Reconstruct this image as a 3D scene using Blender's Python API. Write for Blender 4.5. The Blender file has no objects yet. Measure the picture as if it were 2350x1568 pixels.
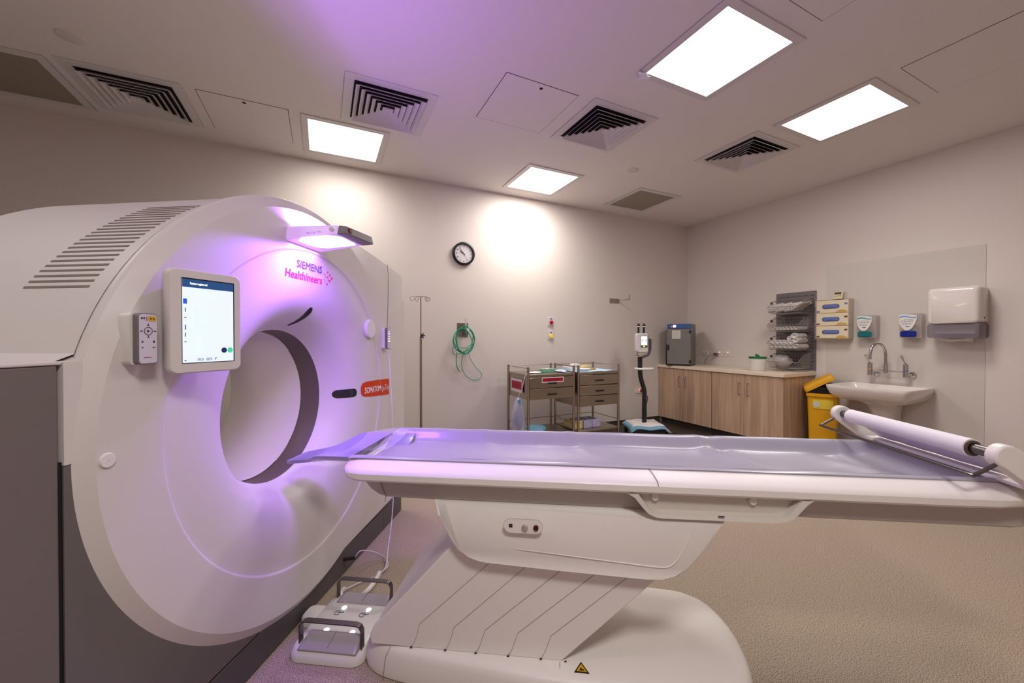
import bpy, bmesh, math, random
from mathutils import Vector, Matrix
random.seed(7)
PI=math.pi
scene=bpy.context.scene
col=scene.collection
# ------------------------------------------------------------------ camera
H=1.32
YAW=math.radians(25.896); PITCH=math.radians(-0.5116)
cd=bpy.data.cameras.new('camera'); cam=bpy.data.objects.new('camera',cd); col.objects.link(cam)
cd.sensor_width=36; cd.lens=36*896/2350; cd.clip_start=0.02
cam.location=(0,0,H); cam.rotation_euler=(PI/2+PITCH,0,-YAW)
scene.camera=cam
# ------------------------------------------------------------------ world, exposure
scene.view_settings.view_transform='Standard'; scene.view_settings.look='None'
scene.view_settings.gamma=1; scene.view_settings.exposure=0.16
w=bpy.data.worlds.new('world'); scene.world=w; w.use_nodes=True
w.node_tree.nodes['Background'].inputs[0].default_value=(.05,.045,.04,1); w.node_tree.nodes['Background'].inputs[1].default_value=1
ZC=3.14; YB=4.5; XR=5.376; XL=-3.1; YF=-2.4
def area(name,loc,size,power,color,spread=180,rot=(0,0,0),sy=None):
    l=bpy.data.lights.new(name,'AREA'); l.energy=power; l.color=color; l.size=size
    if sy: l.shape='RECTANGLE'; l.size_y=sy
    l.spread=math.radians(spread)
    o=bpy.data.objects.new(name,l); o.location=loc; o.rotation_euler=rot; col.objects.link(o); return o
LIGHTS=[(.197,3.95),(2.3,3.945),(2.3,1.715),(3.825,1.705),(-1.93,1.715)]
LCOL=(1,.975,.925)
POW=[2.5,2.5,5.5,8,5]
for i,(x,y) in enumerate(LIGHTS): area('panel_light',(x,y,ZC-.012),.57,POW[i],LCOL,115 if i<2 else 128)
# soft share of the same panels that leaves at flat angles
for i,(x,y) in enumerate(LIGHTS): area('panel_soft_light',(x,y,ZC-.013),.57,[5,6,6,11,4][i],LCOL,150 if i<2 else 180)
area('panel_fill_light',(2.3,3.945,ZC-.014),.57,19,LCOL,180)
area('panel_fill_light',(3.825,1.705,ZC-.014),.57,5,LCOL,180)
area('panel_fill_light',(.197,3.95,ZC-.014),.57,5,LCOL,180)
# the panels of the room's near half, outside the frame
for x,y,p in ((.2,-.525,40),): area('panel_light',(x,y,ZC-.012),.57,p,LCOL,160)

# ------------------------------------------------------------------ helpers
def lin(c):
    return tuple(((v/255)/12.92 if v/255<=.04045 else ((v/255+.055)/1.055)**2.4) for v in c)
MATS={}
def mat(name,rgb,rough=.5,metal=0,bump=0,bscale=200,emit=None,estr=0,alpha=1,trans=0,coat=0,ior=1.45,var=0,vscale=5):
    if name in MATS: return MATS[name]
    m=bpy.data.materials.new(name); m.use_nodes=True; nt=m.node_tree; b=nt.nodes['Principled BSDF']
    c=lin(rgb)+(1,)
    b.inputs['Base Color'].default_value=c; b.inputs['Roughness'].default_value=rough; b.inputs['Metallic'].default_value=metal
    b.inputs['IOR'].default_value=ior; b.inputs['Coat Weight'].default_value=coat
    b.inputs['Transmission Weight'].default_value=trans; b.inputs['Alpha'].default_value=alpha
    if emit: b.inputs['Emission Color'].default_value=lin(emit)+(1,); b.inputs['Emission Strength'].default_value=estr
    tc=nt.nodes.new('ShaderNodeTexCoord')
    n=nt.nodes.new('ShaderNodeTexNoise'); n.inputs['Scale'].default_value=bscale if bump else vscale
    nt.links.new(tc.outputs['Object'],n.inputs['Vector'])
    if bump:
        bp=nt.nodes.new('ShaderNodeBump'); bp.inputs['Strength'].default_value=bump; bp.inputs['Distance'].default_value=.001
        nt.links.new(n.outputs['Fac'],bp.inputs['Height']); nt.links.new(bp.outputs['Normal'],b.inputs['Normal'])
    if var:
        n2=nt.nodes.new('ShaderNodeTexNoise'); n2.inputs['Scale'].default_value=vscale; nt.links.new(tc.outputs['Object'],n2.inputs['Vector'])
        hs=nt.nodes.new('ShaderNodeMixRGB'); hs.inputs[1].default_value=tuple(v*(1-var) for v in c[:3])+(1,); hs.inputs[2].default_value=tuple(min(1,v*(1+var)) for v in c[:3])+(1,)
        nt.links.new(n2.outputs['Fac'],hs.inputs[0]); nt.links.new(hs.outputs[0],b.inputs['Base Color'])
    MATS[name]=m; return m
def rampmat(name,stops,scale,rough=.5,kind='noise',stretch=(1,1,1),detail=2,bump=0):
    m=bpy.data.materials.new(name); m.use_nodes=True; nt=m.node_tree; b=nt.nodes['Principled BSDF']; b.inputs['Roughness'].default_value=rough
    tc=nt.nodes.new('ShaderNodeTexCoord'); mp=nt.nodes.new('ShaderNodeMapping'); mp.inputs['Scale'].default_value=stretch
    nt.links.new(tc.outputs['Object'],mp.inputs['Vector'])
    if kind=='noise':
        n=nt.nodes.new('ShaderNodeTexNoise'); n.inputs['Scale'].default_value=scale; n.inputs['Detail'].default_value=detail; out=n.outputs['Fac']
    else:
        n=nt.nodes.new('ShaderNodeTexVoronoi'); n.inputs['Scale'].default_value=scale; sp=nt.nodes.new('ShaderNodeSeparateColor'); nt.links.new(n.outputs['Color'],sp.inputs[0]); out=sp.outputs[0]
    nt.links.new(mp.outputs[0],n.inputs['Vector'])
    r=nt.nodes.new('ShaderNodeValToRGB'); nt.links.new(out,r.inputs[0]); nt.links.new(r.outputs[0],b.inputs['Base Color'])
    r.color_ramp.elements.remove(r.color_ramp.elements[0])
    for i,(p,c) in enumerate(stops):
        e=r.color_ramp.elements[0] if i==0 else r.color_ramp.elements.new(p)
        e.position=p; e.color=lin(c)+(1,)
    if bump:
        bp=nt.nodes.new('ShaderNodeBump'); bp.inputs['Strength'].default_value=bump; bp.inputs['Distance'].default_value=.001
        nt.links.new(out,bp.inputs['Height']); nt.links.new(bp.outputs['Normal'],b.inputs['Normal'])
    MATS[name]=m; return m
class M:
    def __init__(s): s.v=[]; s.f=[]
    def add(s,vs,fs):
        n=len(s.v); s.v+= [tuple(p) for p in vs]; s.f+=[tuple(i+n for i in f) for f in fs]; return s
    def box(s,x0,x1,y0,y1,z0,z1):
        v=[(x,y,z) for z in (z0,z1) for y in (y0,y1) for x in (x0,x1)]
        return s.add(v,[(0,2,3,1),(4,5,7,6),(0,1,5,4),(2,6,7,3),(0,4,6,2),(1,3,7,5)])
    def obox(s,c,hx,hy,hz,R):
        v=[Vector(c)+R@Vector((x*hx,y*hy,z*hz)) for z in (-1,1) for y in (-1,1) for x in (-1,1)]
        return s.add(v,[(0,2,3,1),(4,5,7,6),(0,1,5,4),(2,6,7,3),(0,4,6,2),(1,3,7,5)])
    def hexa(s,v): # 8 corners: bottom 4 loop, top 4 loop
        return s.add(v,[(3,2,1,0),(4,5,6,7),(0,1,5,4),(1,2,6,5),(2,3,7,6),(3,0,4,7)])
    def loft(s,rings,cap=True,closed=True):
        n=len(rings[0]); vs=[p for r in rings for p in r]; fs=[]
        for i in range(len(rings)-1):
            for j in range(n if closed else n-1):
                a=i*n+j; b=i*n+(j+1)%n; fs.append((a,b,b+n,a+n))
        if cap and closed: fs.append(tuple(range(n-1,-1,-1))); fs.append(tuple(range((len(rings)-1)*n,len(rings)*n)))
        return s.add(vs,fs)
    def tube(s,path,r,n=8,cap=True,closed=False):
        P=[Vector(p) for p in path]; rings=[]; up=None
        N=len(P)
        for i,p in enumerate(P):
            if closed: t=(P[(i+1)%N]-P[i-1])
            else: t=(P[min(i+1,N-1)]-P[max(i-1,0)])
            t.normalize()
            if up is None:
                up=Vector((0,0,1)) if abs(t.z)<.9 else Vector((1,0,0))
            up=(up-t*up.dot(t)); up.normalize(); sd=t.cross(up)
            rr=r[i] if isinstance(r,(list,tuple)) else r
            rings.append([p+(up*math.cos(2*PI*k/n)+sd*math.sin(2*PI*k/n))*rr for k in range(n)])
        if closed: rings.append(rings[0]); return s.loft(rings,False)
        return s.loft(rings,cap)
    def cyl(s,p0,p1,r,n=20,r1=None): return s.tube([p0,p1],[r,r if r1 is None else r1],n)
    def lathe(s,prof,n=32,o=(0,0,0),cap=False): # prof (r,z)
        rings=[[(o[0]+r*math.cos(2*PI*k/n),o[1]+r*math.sin(2*PI*k/n),o[2]+z) for k in range(n)] for r,z in prof]
        return s.loft(rings,cap)
    def prism(s,poly,y0,y1,axis='y'): # poly in (x,z)
        if axis=='y': R=[[(p[0],y,p[1]) for p in poly] for y in (y0,y1)]
        elif axis=='x': R=[[(y,p[0],p[1]) for p in poly] for y in (y0,y1)]
        else: R=[[(p[0],p[1],y) for p in poly] for y in (y0,y1)]
        return s.loft(R)
    def disc(s,c,r,nrm='y',n=24,t=.002):
        c=Vector(c); d={'y':Vector((0,-t,0)),'z':Vector((0,0,t)),'x':Vector((-t,0,0))}[nrm]
        return s.tube([c,c+d],r,n)
    def sphere(s,c,rx,ry=None,rz=None,n=16,m=10):
        ry=ry or rx; rz=rz or rx
        return s.loft([[(c[0]+rx*math.sin(a)*math.cos(2*PI*k/n),c[1]+ry*math.sin(a)*math.sin(2*PI*k/n),c[2]+rz*math.cos(a)) for k in range(n)] for a in [max(.02,min(PI-.02,PI*i/m)) for i in range(m+1)]])
def rrect(x0,x1,z0,z1,r,n=5):
    out=[]
    for cx,cz,a0 in ((x1-r,z1-r,0),(x0+r,z1-r,90),(x0+r,z0+r,180),(x1-r,z0+r,270)):
        for i in range(n+1):
            a=math.radians(a0+90*i/n); out.append((cx+r*math.cos(a),cz+r*math.sin(a)))
    return out
def smoothpts(P,n=6,closed=False):
    P=[Vector(p) for p in P]; out=[]; N=len(P)
    rng=range(N if closed else N-1)
    for i in rng:
        p0=P[(i-1)%N] if closed or i>0 else P[0]; p1=P[i]; p2=P[(i+1)%N]; p3=P[(i+2)%N] if closed or i+2<N else P[-1]
        for k in range(n):
            t=k/n; out.append(.5*((2*p1)+(-p0+p2)*t+(2*p0-5*p1+4*p2-p3)*t*t+(-p0+3*p1-3*p2+p3)*t**3))
    if not closed: out.append(P[-1])
    return out
ROOT={}
def tag(o,label=None,cat=None,group=None,kind=None):
    if label: o['label']=label
    if cat: o['category']=cat
    if group: o['group']=group
    if kind: o['kind']=kind
    return o
def frame_mat(fr): # fr = (origin, rotz)
    return Matrix.Translation(Vector(fr[0]))@Matrix.Rotation(fr[1],4,'Z')
GO=Vector((-.05949,2.10761,0)); GA=math.radians(57.6724); TA=math.radians(-32.3276)
GF=(GO,GA); TF=(GO,TA)          # gantry: x=across face, -y=out of face.  table: x=along, y=across
WF=((0,0,0),0); RF=((XR,0,0),-PI/2) # right wall: x=-Y, y=into wall
def thing(name,label,cat,fr=WF,org=(0,0,0),group=None):
    o=bpy.data.objects.new(name,None); o.empty_display_size=.05; col.objects.link(o)
    m=frame_mat(fr); o.location=m@Vector(org); o.rotation_euler=(0,0,fr[1]); ROOT[o.name]=Vector(org)
    return tag(o,label,cat,group)
def obj(name,mb,m,parent=None,fr=WF,org=(0,0,0),bevel=0,seg=2,smooth=35,label=None,cat=None,group=None,kind=None,sub=0,fix=True,solid=0):
    me=bpy.data.meshes.new(name)
    if parent is not None:
        rt=parent
        while rt.parent: rt=rt.parent
        og=ROOT[rt.name]
    else: og=Vector(org)
    me.from_pydata([tuple(Vector(p)-og) for p in mb.v],[],mb.f)
    if fix:
        bm=bmesh.new(); bm.from_mesh(me); bmesh.ops.remove_doubles(bm,verts=bm.verts,dist=1e-6); bmesh.ops.recalc_face_normals(bm,faces=bm.faces); bm.to_mesh(me); bm.free()
    for p in me.polygons: p.use_smooth=bool(smooth)
    if smooth: me.set_sharp_from_angle(angle=math.radians(smooth))
    if not isinstance(m,(list,tuple)): m=[m]
    for q in m: me.materials.append(q)
    o=bpy.data.objects.new(name,me); col.objects.link(o)
    if parent is not None: o.parent=parent
    else:
        o.location=frame_mat(fr)@Vector(org); o.rotation_euler=(0,0,fr[1]); ROOT[o.name]=Vector(org)
    if solid: md=o.modifiers.new('solid','SOLIDIFY'); md.thickness=solid; md.offset=0
    if sub: md=o.modifiers.new('sub','SUBSURF'); md.levels=sub; md.render_levels=sub
    if bevel: md=o.modifiers.new('bevel','BEVEL'); md.width=bevel; md.segments=seg; md.limit_method='ANGLE'; md.angle_limit=math.radians(40); md.harden_normals=False
    return tag(o,label,cat,group,kind)
def textmesh(s,size,loc,ux,uy,nrm=.0006,bold=0):
    """text as mesh; baseline starts at loc, runs along ux, up is uy"""
    cu=bpy.data.curves.new('t','FONT'); cu.body=s; cu.size=size; cu.offset=bold; cu.resolution_u=2
    o=bpy.data.objects.new('t',cu); col.objects.link(o)
    dg=bpy.context.evaluated_depsgraph_get(); me=bpy.data.meshes.new_from_object(o.evaluated_get(dg))
    ux=Vector(ux); uy=Vector(uy); L=Vector(loc); vs=[L+ux*v.co.x+uy*v.co.y for v in me.vertices]; fs=[tuple(p.vertices) for p in me.polygons]
    wd=max([v.co.x for v in me.vertices] or [0])
    bpy.data.objects.remove(o); bpy.data.curves.remove(cu); bpy.data.meshes.remove(me)
    b=M(); b.add(vs,fs); b.width=wd; return b
def fit_text(s,x0,x1,z0,h,y,bold=0,weight=1):
    """text on a front plane (x right, z up) fitted to width"""
    t=textmesh(s,1,(0,0,0),(1,0,0),(0,0,1)); k=(x1-x0)/max(t.width,1e-6); kz=h/.7
    base=[(x0+v[0]*k,y,z0+v[2]*kz) for v in t.v]; bf=list(t.f); t.v=[]; t.f=[]; d=h*.03*weight
    for q,(i,j) in enumerate(((0,0),(1,0),(-1,0),(0,.7),(0,-.7)) if weight else ((0,0),)): t.add([(v[0]+i*d,v[1],v[2]+j*d) for v in base],bf)
    return t
def dup(root,name=None,loc=None,rz=None,label=None,group=None):
    r=root.copy(); col.objects.link(r); ROOT[r.name]=ROOT.get(root.name,Vector((0,0,0)))
    if loc is not None: r.location=loc
    if rz is not None: r.rotation_euler=(0,0,rz)
    if label: r['label']=label
    if group: r['group']=group
    for ch in list(root.children):
        c=ch.copy(); col.objects.link(c); c.parent=r
        for g in list(ch.children):
            d=g.copy(); col.objects.link(d); d.parent=c
    return r

# ------------------------------------------------------------------ materials
wallm=mat('wall_paint',(219,208,201),.72,bump=.05,bscale=300)
ceilm=mat('ceiling_paint',(228,220,216),.8,bump=.03,bscale=200)
floorm=rampmat('speckled_vinyl',[(.0,(70,56,50)),(.40,(112,94,84)),(.5,(164,146,127)),(.60,(188,171,150)),(1,(214,198,180))],270,.5,detail=2,bump=.02)
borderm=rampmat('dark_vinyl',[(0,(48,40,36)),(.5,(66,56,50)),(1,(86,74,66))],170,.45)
white=mat('shell_white',(214,206,203),.42,bump=.08,bscale=700)
white2=mat('table_white',(236,229,224),.38)
white3=mat('plain_white_plastic',(225,220,216),.3)
grey=mat('gantry_grey',(104,97,96),.42,bump=.06,bscale=700)
grey2=mat('gantry_grey_dark',(82,77,78),.42)
black=mat('black_plastic',(22,21,22),.4)
gap=mat('dark_gap',(18,16,16),.8)
seam=mat('seam_line',(124,114,108),.7)
steel=mat('brushed_steel',(172,160,146),.3,metal=1,bump=.05,bscale=120)
chrome=mat('chrome',(200,198,196),.12,metal=1)
darksteel=mat('dark_steel',(110,104,104),.3,metal=1)

# ------------------------------------------------------------------ room
def struct(name,mb,m,**k): return obj(name,mb,m,kind='structure',smooth=0,**k)
struct('floor',M().box(XL,XR,YF,YB,-.1,0),floorm)
struct('ceiling',M().box(XL,XR,YF,YB,ZC,ZC+.1),ceilm)
struct('wall_back',M().box(XL,XR+.1,YB,YB+.1,0,ZC),wallm)
struct('wall_right',M().box(XR,XR+.1,YF,YB,0,ZC),wallm)
struct('wall_left',M().box(XL-.1,XL,YF,YB+.1,0,ZC),wallm)
struct('wall_front',M().box(XL-.1,XR+.1,YF-.1,YF,0,ZC),wallm)
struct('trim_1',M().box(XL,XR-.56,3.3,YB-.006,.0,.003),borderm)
def cove(n,pts):
    b=M().prism(pts[0],pts[1],pts[2],pts[3]); return struct(n,b,borderm)
struct('baseboard_back',M().prism([(YB,.003),(YB-.03,.003),(YB-.008,.03),(YB-.006,.1),(YB,.1)],XL,XR-.62,'x'),borderm)
struct('baseboard_right',M().prism([(XR,.0),(XR-.03,.0),(XR-.008,.03),(XR-.006,.1),(XR,.1)],YF,2.63),borderm)
# splash panel behind the basin
struct('trim_2',M().box(XR-.004,XR,1.302,2.54,.1,2.167),mat('splash_panel',(207,198,190),.22),bevel=.001)

# ------------------------------------------------------------------ ceiling things
trimm=mat('ceiling_trim',(214,208,206),.5)
glow=mat('lit_diffuser',(255,255,255),.5,emit=(255,250,246),estr=2.5)
names=['lit square ceiling light nearest above the scanner and next to the left air vent','lit square ceiling light over the steel trolleys','largest lit square ceiling light with a scrap of tape at its corner','lit square ceiling light farthest to the right, over the basin side']
names.append('lit square ceiling light over the back of the scanner at far left')
for (x,y),lab in zip(LIGHTS,names):
    t=thing('ceiling_light',lab,'light',WF,(x,y,ZC),'square ceiling lights')
    f=M()
    for a,b,c,d in ((-.35,.35,-.35,-.3),(-.35,.35,.3,.35),(-.35,-.3,-.3,.3),(.3,.35,-.3,.3)): f.box(x+a,x+b,y+c,y+d,ZC-.008,ZC)
    obj('frame',f,trimm,t,bevel=.002)
    obj('diffuser',M().box(x-.3,x+.3,y-.3,y+.3,ZC-.005,ZC-.002),glow,t)
tp=M()
for k in range(4):
    a=.6+k*.7; R=Matrix.Rotation(a,3,'Z')@Matrix.Rotation(.25,3,'X'); tp.obox((1.985-.02*math.cos(a),2.026+.02*math.sin(a),ZC-.014-.004*k),.035,.010,.0012,R)
tag(obj('tape_scrap',tp,mat('white_tape',(235,235,240),.4),org=(1.985,2.026,ZC)),'crumpled scrap of white tape stuck at the corner of the largest ceiling light','tape')
vd=mat('vent_dark',(12,10,14),.9)
def vent(x,y,o,lab):
    t=thing('air_vent',lab,'vent',WF,(x,y,ZC),'four-way ceiling air vents')
    h=o/2; f=M(); c=.26
    for a,b,p,q in ((-h,h,-h,-c),(-h,h,c,h),(-h,-c,-c,c),(c,h,-c,c)): f.box(x+a,x+b,y+p,y+q,ZC-.006,ZC)
    obj('frame',f,trimm,t,bevel=.002)
    obj('backing',M().box(x-c,x+c,y-c,y+c,ZC-.0015,ZC-.0005),vd,t)
    for k in range(6):
        r=.25-k*.042; ri=r-.030; b=M()
        zt=ZC-.0016; zl=ZC-.030+.001*k; th=.002
        # sloping square ring: outer edge up, inner edge low
        o4=[(x+r*i,y+r*j) for i,j in ((-1,-1),(1,-1),(1,1),(-1,1))]; i4=[(x+ri*i,y+ri*j) for i,j in ((-1,-1),(1,-1),(1,1),(-1,1))]
        rings=[[(p[0],p[1],z) for p in q] for q,z in ((i4,zl),(o4,ZC-.004),(o4,ZC-.004+th),(i4,zl+th))]
        # blades flare outwards going down: swap so the outer edge hangs low
        rings=[[(p[0],p[1],z) for p in q] for q,z in ((i4,ZC-.003),(o4,zl),(o4,zl-.003),(i4,ZC-.005))]
        rings.append(rings[0]); b.loft(rings,False)
        obj('blade',b,trimm,t,smooth=0)
    obj('centre_plate',M().box(x-.012,x+.012,y-.012,y+.012,ZC-.02,ZC-.002),trimm,t)
vent(-1.235,3.89,.65,'square slatted air vent at far left of the ceiling above the scanner back')
vent(.47,3.22,.65,'square slatted air vent beside the ceiling light above the scanner')
vent(2.19,2.72,.65,'square slatted air vent right of the ceiling access panel at the room centre')
vent(3.765,2.48,.65,'square slatted air vent nearest the right wall')
lg=mat('hairline_gap',(70,58,60),.9)
def access(x,y,h,lab,dot=None):
    t=thing('access_panel',lab,'panel',WF,(x,y,ZC),'flush ceiling access panels')
    obj('panel',M().box(x-h,x+h,y-h,y+h,ZC-.0025,ZC),ceilm,t)
    b=M(); g=.004
    for a,bb,c,d in ((-h-g,h+g,-h-g,-h),(-h-g,h+g,h,h+g),(-h-g,-h,-h,h),(h,h+g,-h,h)): b.box(x+a,x+bb,y+c,y+d,ZC-.0012,ZC-.0002)
    obj('gap',b,lg,t)
    if dot: obj('keyhole',M().disc((dot[0],dot[1],ZC-.0045),.012,'z',16,.002),vd,t)
access(-.535,3.885,.293,'flush square ceiling access panel left of the light above the scanner',(-.538,3.63))
access(1.44,2.73,.295,'flush square ceiling access panel near the room centre with a keyhole',(1.44,2.48))
access(2.29,.955,.295,'flush ceiling access panel cut off by the top edge beside the largest light')
access(3.81,.94,.295,'flush ceiling access panel at far right near the right wall',(3.533+.28,.75))
gp=mat('grey_mesh_grille',(150,140,126),.7,bump=.4,bscale=400)
for x,y,lab in ((3.81,3.92,'square grey return air grille near the corner of the two walls'),(-1.96,3.94,'square grey return air grille cut off at the left edge of the ceiling')):
    t=thing('air_grille',lab,'vent',WF,(x,y,ZC),'square grey ceiling grilles'); f=M()
    for a,b,c,d in ((-.345,.345,-.345,-.29),(-.345,.345,.29,.345),(-.345,-.29,-.29,.29),(.29,.345,-.29,.29)): f.box(x+a,x+b,y+c,y+d,ZC-.008,ZC)
    obj('frame',f,trimm,t,bevel=.003); obj('grille',M().box(x-.29,x+.29,y-.29,y+.29,ZC-.003,ZC-.001),gp,t)
for x,y,lab in ((-1.363,3.30,'small round ceiling cover left of the left air vent'),(3.03,3.25,'small round ceiling cover beside the grey return air grille')):
    obj('ceiling_cover',M().lathe([(.001,-.008),(.055,-.008),(.062,-.005),(.064,0)],28,(x,y,ZC)),trimm,org=(x,y,ZC),label=lab,cat='cover',group='round ceiling covers')

# ------------------------------------------------------------------ GANTRY (frame GF: x=u, y=-s)
ZA=1.01
g=thing('ct_scanner','large white and grey ring-shaped CT scanner gantry lit purple round its bore','scanner',GF,(0,0,0))
def rev(prof,n=128,a0=0,a1=2*PI):
    full=abs(a1-a0-2*PI)<1e-6; b=M(); rings=[]
    for r,s in prof:
        dz=-.012*max(0,min(1,(.6-r)/.2)) if s>-.7 else 0
        rings.append([(r*math.cos(a0+(a1-a0)*k/n),-s,ZA+dz+r*math.sin(a0+(a1-a0)*k/n)) for k in range(n if full else n+1)])
    return b.loft(rings,False,full)
PROF=[(.924,-.037),(.931,-.033),(.9345,-.024),(.934,-.014),(.929,-.006),(.889,.022),(.728,.022),(.720,.021),(.712,.0155),(.70,.014),(.62,.010),(.55,-.001),(.49,-.022),(.44,-.056),(.40,-.105),(.375,-.15),(.362,-.18)]
def dense(P,k=4):
    Q=[]
    for (a,b) in zip(P,P[1:]):
        for i in range(k): Q.append((a[0]+(b[0]-a[0])*i/k,a[1]+(b[1]-a[1])*i/k))
    return Q+[P[-1]]
P2=[(p.x,p.y) for p in smoothpts([(a,b,0) for a,b in PROF[9:]],5)]
def sof(r):
    P=(PROF[:9]+P2)[::-1]
    for (r0,s0),(r1,s1) in zip(P,P[1:]):
        if r0<=r<=r1: return s0+(s1-s0)*(r-r0)/max(1e-9,r1-r0)
    return .022
obj('front_cover',rev(PROF[:9]+P2,160),white,g,smooth=20)
obj('bore_ring',rev([(.362,-.18),(.360,-.183),(.360,-.29),(.365,-.293)],128),mat('bore_window',(92,80,72),.5),g,label='dark scanning window ring inside the bore')
obj('bore_tunnel',rev([(.357,-.291),(.362,-.297),(.362,-.56),(.385,-.68),(.44,-.80),(.53,-.89),(.6,-.93)],128),white,g)
obj('cover_seam',rev([(.93,-.034),(.920,-.0355),(.920,-.0395),(.928,-.041)],128),seam,g)
arc=lambda d0,d1,n,r=.925:[(r*math.cos(math.radians(d0+(d1-d0)*i/n)),ZA+r*math.sin(math.radians(d0+(d1-d0)*i/n))) for i in range(n+1)]
topline=arc(163,73,40)+[(.32,1.892),(.42,1.888),(.555,1.882),(.74,1.862),(.93,1.837),(1.07,1.817),(1.175,1.802),(1.2,1.785)]
near=[(-.938,1.012),(-.938,1.258),(-.915,1.268)]
far=[(1.186,1.60),(1.186,1.2),(1.184,.9),(1.175,.5),(1.15,.17)]
outl=near+topline+far
h=M()
def sk(s,sc=1,dz=0): return [(u*sc,-s,(z-ZA)*sc+ZA) for u,z in outl]
rings=[sk(-.04),sk(-.5),sk(-.86),sk(-.9,.985),sk(-.93,.95)]
h.loft(rings,False,False)
# back plate with hole
n=64
hb=[(.6*math.cos(a),.93,ZA+.6*math.sin(a)) for a in [2*PI*k/n for k in range(n)]]; ho=[(.9*math.cos(a),.925,ZA+.9*math.sin(a)) for a in [2*PI*k/n for k in range(n)]]
h.loft([hb,ho],False)
obj('rear_housing',h,white,g,smooth=40)
def rayhit(poly,a):
    d=(math.cos(a),math.sin(a)); best=None
    for (x0,z0),(x1,z1) in zip(poly,poly[1:]+poly[:1]):
        z0-=ZA; z1-=ZA; ex,ez=x1-x0,z1-z0; den=d[0]*ez-d[1]*ex
        if abs(den)<1e-9: continue
        t=(x0*ez-z0*ex)/den; q=(x0*d[1]-z0*d[0])/den
        if t>0 and -1e-6<=q<=1+1e-6 and (best is None or t>best): best=t
    return best
# far side wing front
wing=[(.25,.137),(1.15,.172),(1.175,.5),(1.184,.9),(1.186,1.2),(1.186,1.6),(1.203,1.785),(1.175,1.802),(1.07,1.817),(.93,1.837),(.74,1.862),(.555,1.882),(.42,1.888),(.30,1.893),(0,1.9),(0,ZA)]
crease=[(.25,.137),(1.15,.172),(1.175,.5),(1.184,.9),(1.186,1.2),(1.186,1.60),(1.04,1.64),(.85,1.675),(.62,1.70),(.45,1.80),(.3,1.88),(0,1.9),(0,ZA)]
A=[math.radians(-74+ (147)*i/90) for i in range(91)]
for extra in [math.atan2(z-ZA,u) for u,z in wing[1:-2]+crease[5:9]]: A.append(extra)
A=sorted(a for a in set(A) if -math.radians(74)<=a<=math.radians(73))
W=M(); r0=[];r1=[];r2=[];r3=[]
for a in A:
    ri=.915; rc=max(ri,min(rayhit(crease,a) or 1,rayhit(wing,a))); ro=max(ri,rayhit(wing,a)); 
    P=lambda r,s:(r*math.cos(a),-s,ZA+r*math.sin(a))
    r0.append(P(ri,-.001)); r1.append(P(rc,-.001)); r2.append(P(ro,-.022 if ro>rc+.002 else -.003)); r3.append(P(ro,-.03))
W.loft([r0,r1,r2,r3],False,False)
obj('side_cover',W,white,g,smooth=25,fix=True)
# near strip
S=M().box(-.938,-.90,.0,.02,1.012,1.262); obj('edge_strip',S,white,g)
# ledge along the top of the side door
obj('shoulder_ledge',M().prism([(-1.9,1.256),(-.87,1.256),(-.87,1.285),(-.888,1.272),(-.905,1.264),(-.93,1.261),(-1.9,1.261)],.02,.85),white,g,smooth=60)
obj('door_rail',M().box(-1.9,-.938,.002,.03,1.255,1.264),white,g,bevel=.003)
# grey lower front
low=[(-.938,1.012),(-.938,.142),(.28,.142),(.0,.142),(0,ZA)]
lowp=[(-.938,1.012),(-.938,.142),(.83,.142),(1.14,.142),(1.14,.17),(.25,.137)]
G_=M(); q0=[];q1=[]
polyl=[(-.938,1.3),(-.938,.142),(.6,.142),(.6,1.3)]
AA=sorted([math.radians(180+ (106)*i/80) for i in range(81)]+[math.atan2(.142-ZA,-.938)+2*PI])
for a in AA:
    ro=rayhit(polyl,a); q0.append((.90*math.cos(a),.002,ZA+.90*math.sin(a))); q1.append((ro*math.cos(a),.002,ZA+ro*math.sin(a)))
G_.loft([q0,q1,[(p[0],.1,p[2]) for p in q1]],False,False)
G_.box(.2,1.14,.004,.1,.142,.178)
obj('lower_front_panel',G_,grey,g,smooth=0)
obj('side_door',M().box(-1.9,-.946,.004,.85,.142,1.254),mat('door_grey',(112,103,100),.42,bump=.05,bscale=600),g,bevel=.004,label='dark grey side door of the scanner')
obj('door_gap',M().box(-.947,-.937,.006,.02,.142,1.02),gap,g)
obj('skirting',M().box(-1.9,1.12,.0,.85,.004,.134),grey2,g,bevel=.003)
obj('skirting_gap',M().box(-1.89,1.11,.012,.84,.13,.145),gap,g)
sm=M().tube([(.882,.0,1.835),(.897,-.0,1.74),(.893,.0,1.6),(.878,.0,1.4),(.87,.0,.7),(.862,0,.42),(.84,.0,.18)],.0016,5)
sm.tube([(.815,.003,.18),(.815,.003,.145)],.002,5); sm.tube([(.815,-.001,.133),(.815,-.001,.004)],.002,5)
obj('panel_seam',sm,seam,g)
# vents
v=M()
for k in range(23):
    th=29.3+k*1.24; a=math.radians(180-th); r=.9262
    s0,s1=-.104+.0019*k,-.316+.0023*k
    da=math.radians(.22)
    pts=[]
    for s_,rr in ((s0,r),(s1,r)):
        off=-.0
        pts+=[(rr*math.cos(a-da),-s_,ZA+rr*math.sin(a-da)),(rr*math.cos(a+da),-s_,ZA+rr*math.sin(a+da))]
    lo=[(p[0]*.997,p[1],(p[2]-ZA)*.997+ZA) for p in pts]
    v.hexa([lo[0],lo[1],lo[3],lo[2],pts[0],pts[1],pts[3],pts[2]])
obj('vent_slots',v,mat('vent_slot_dark',(128,114,106),.8),g,smooth=0)
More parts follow.
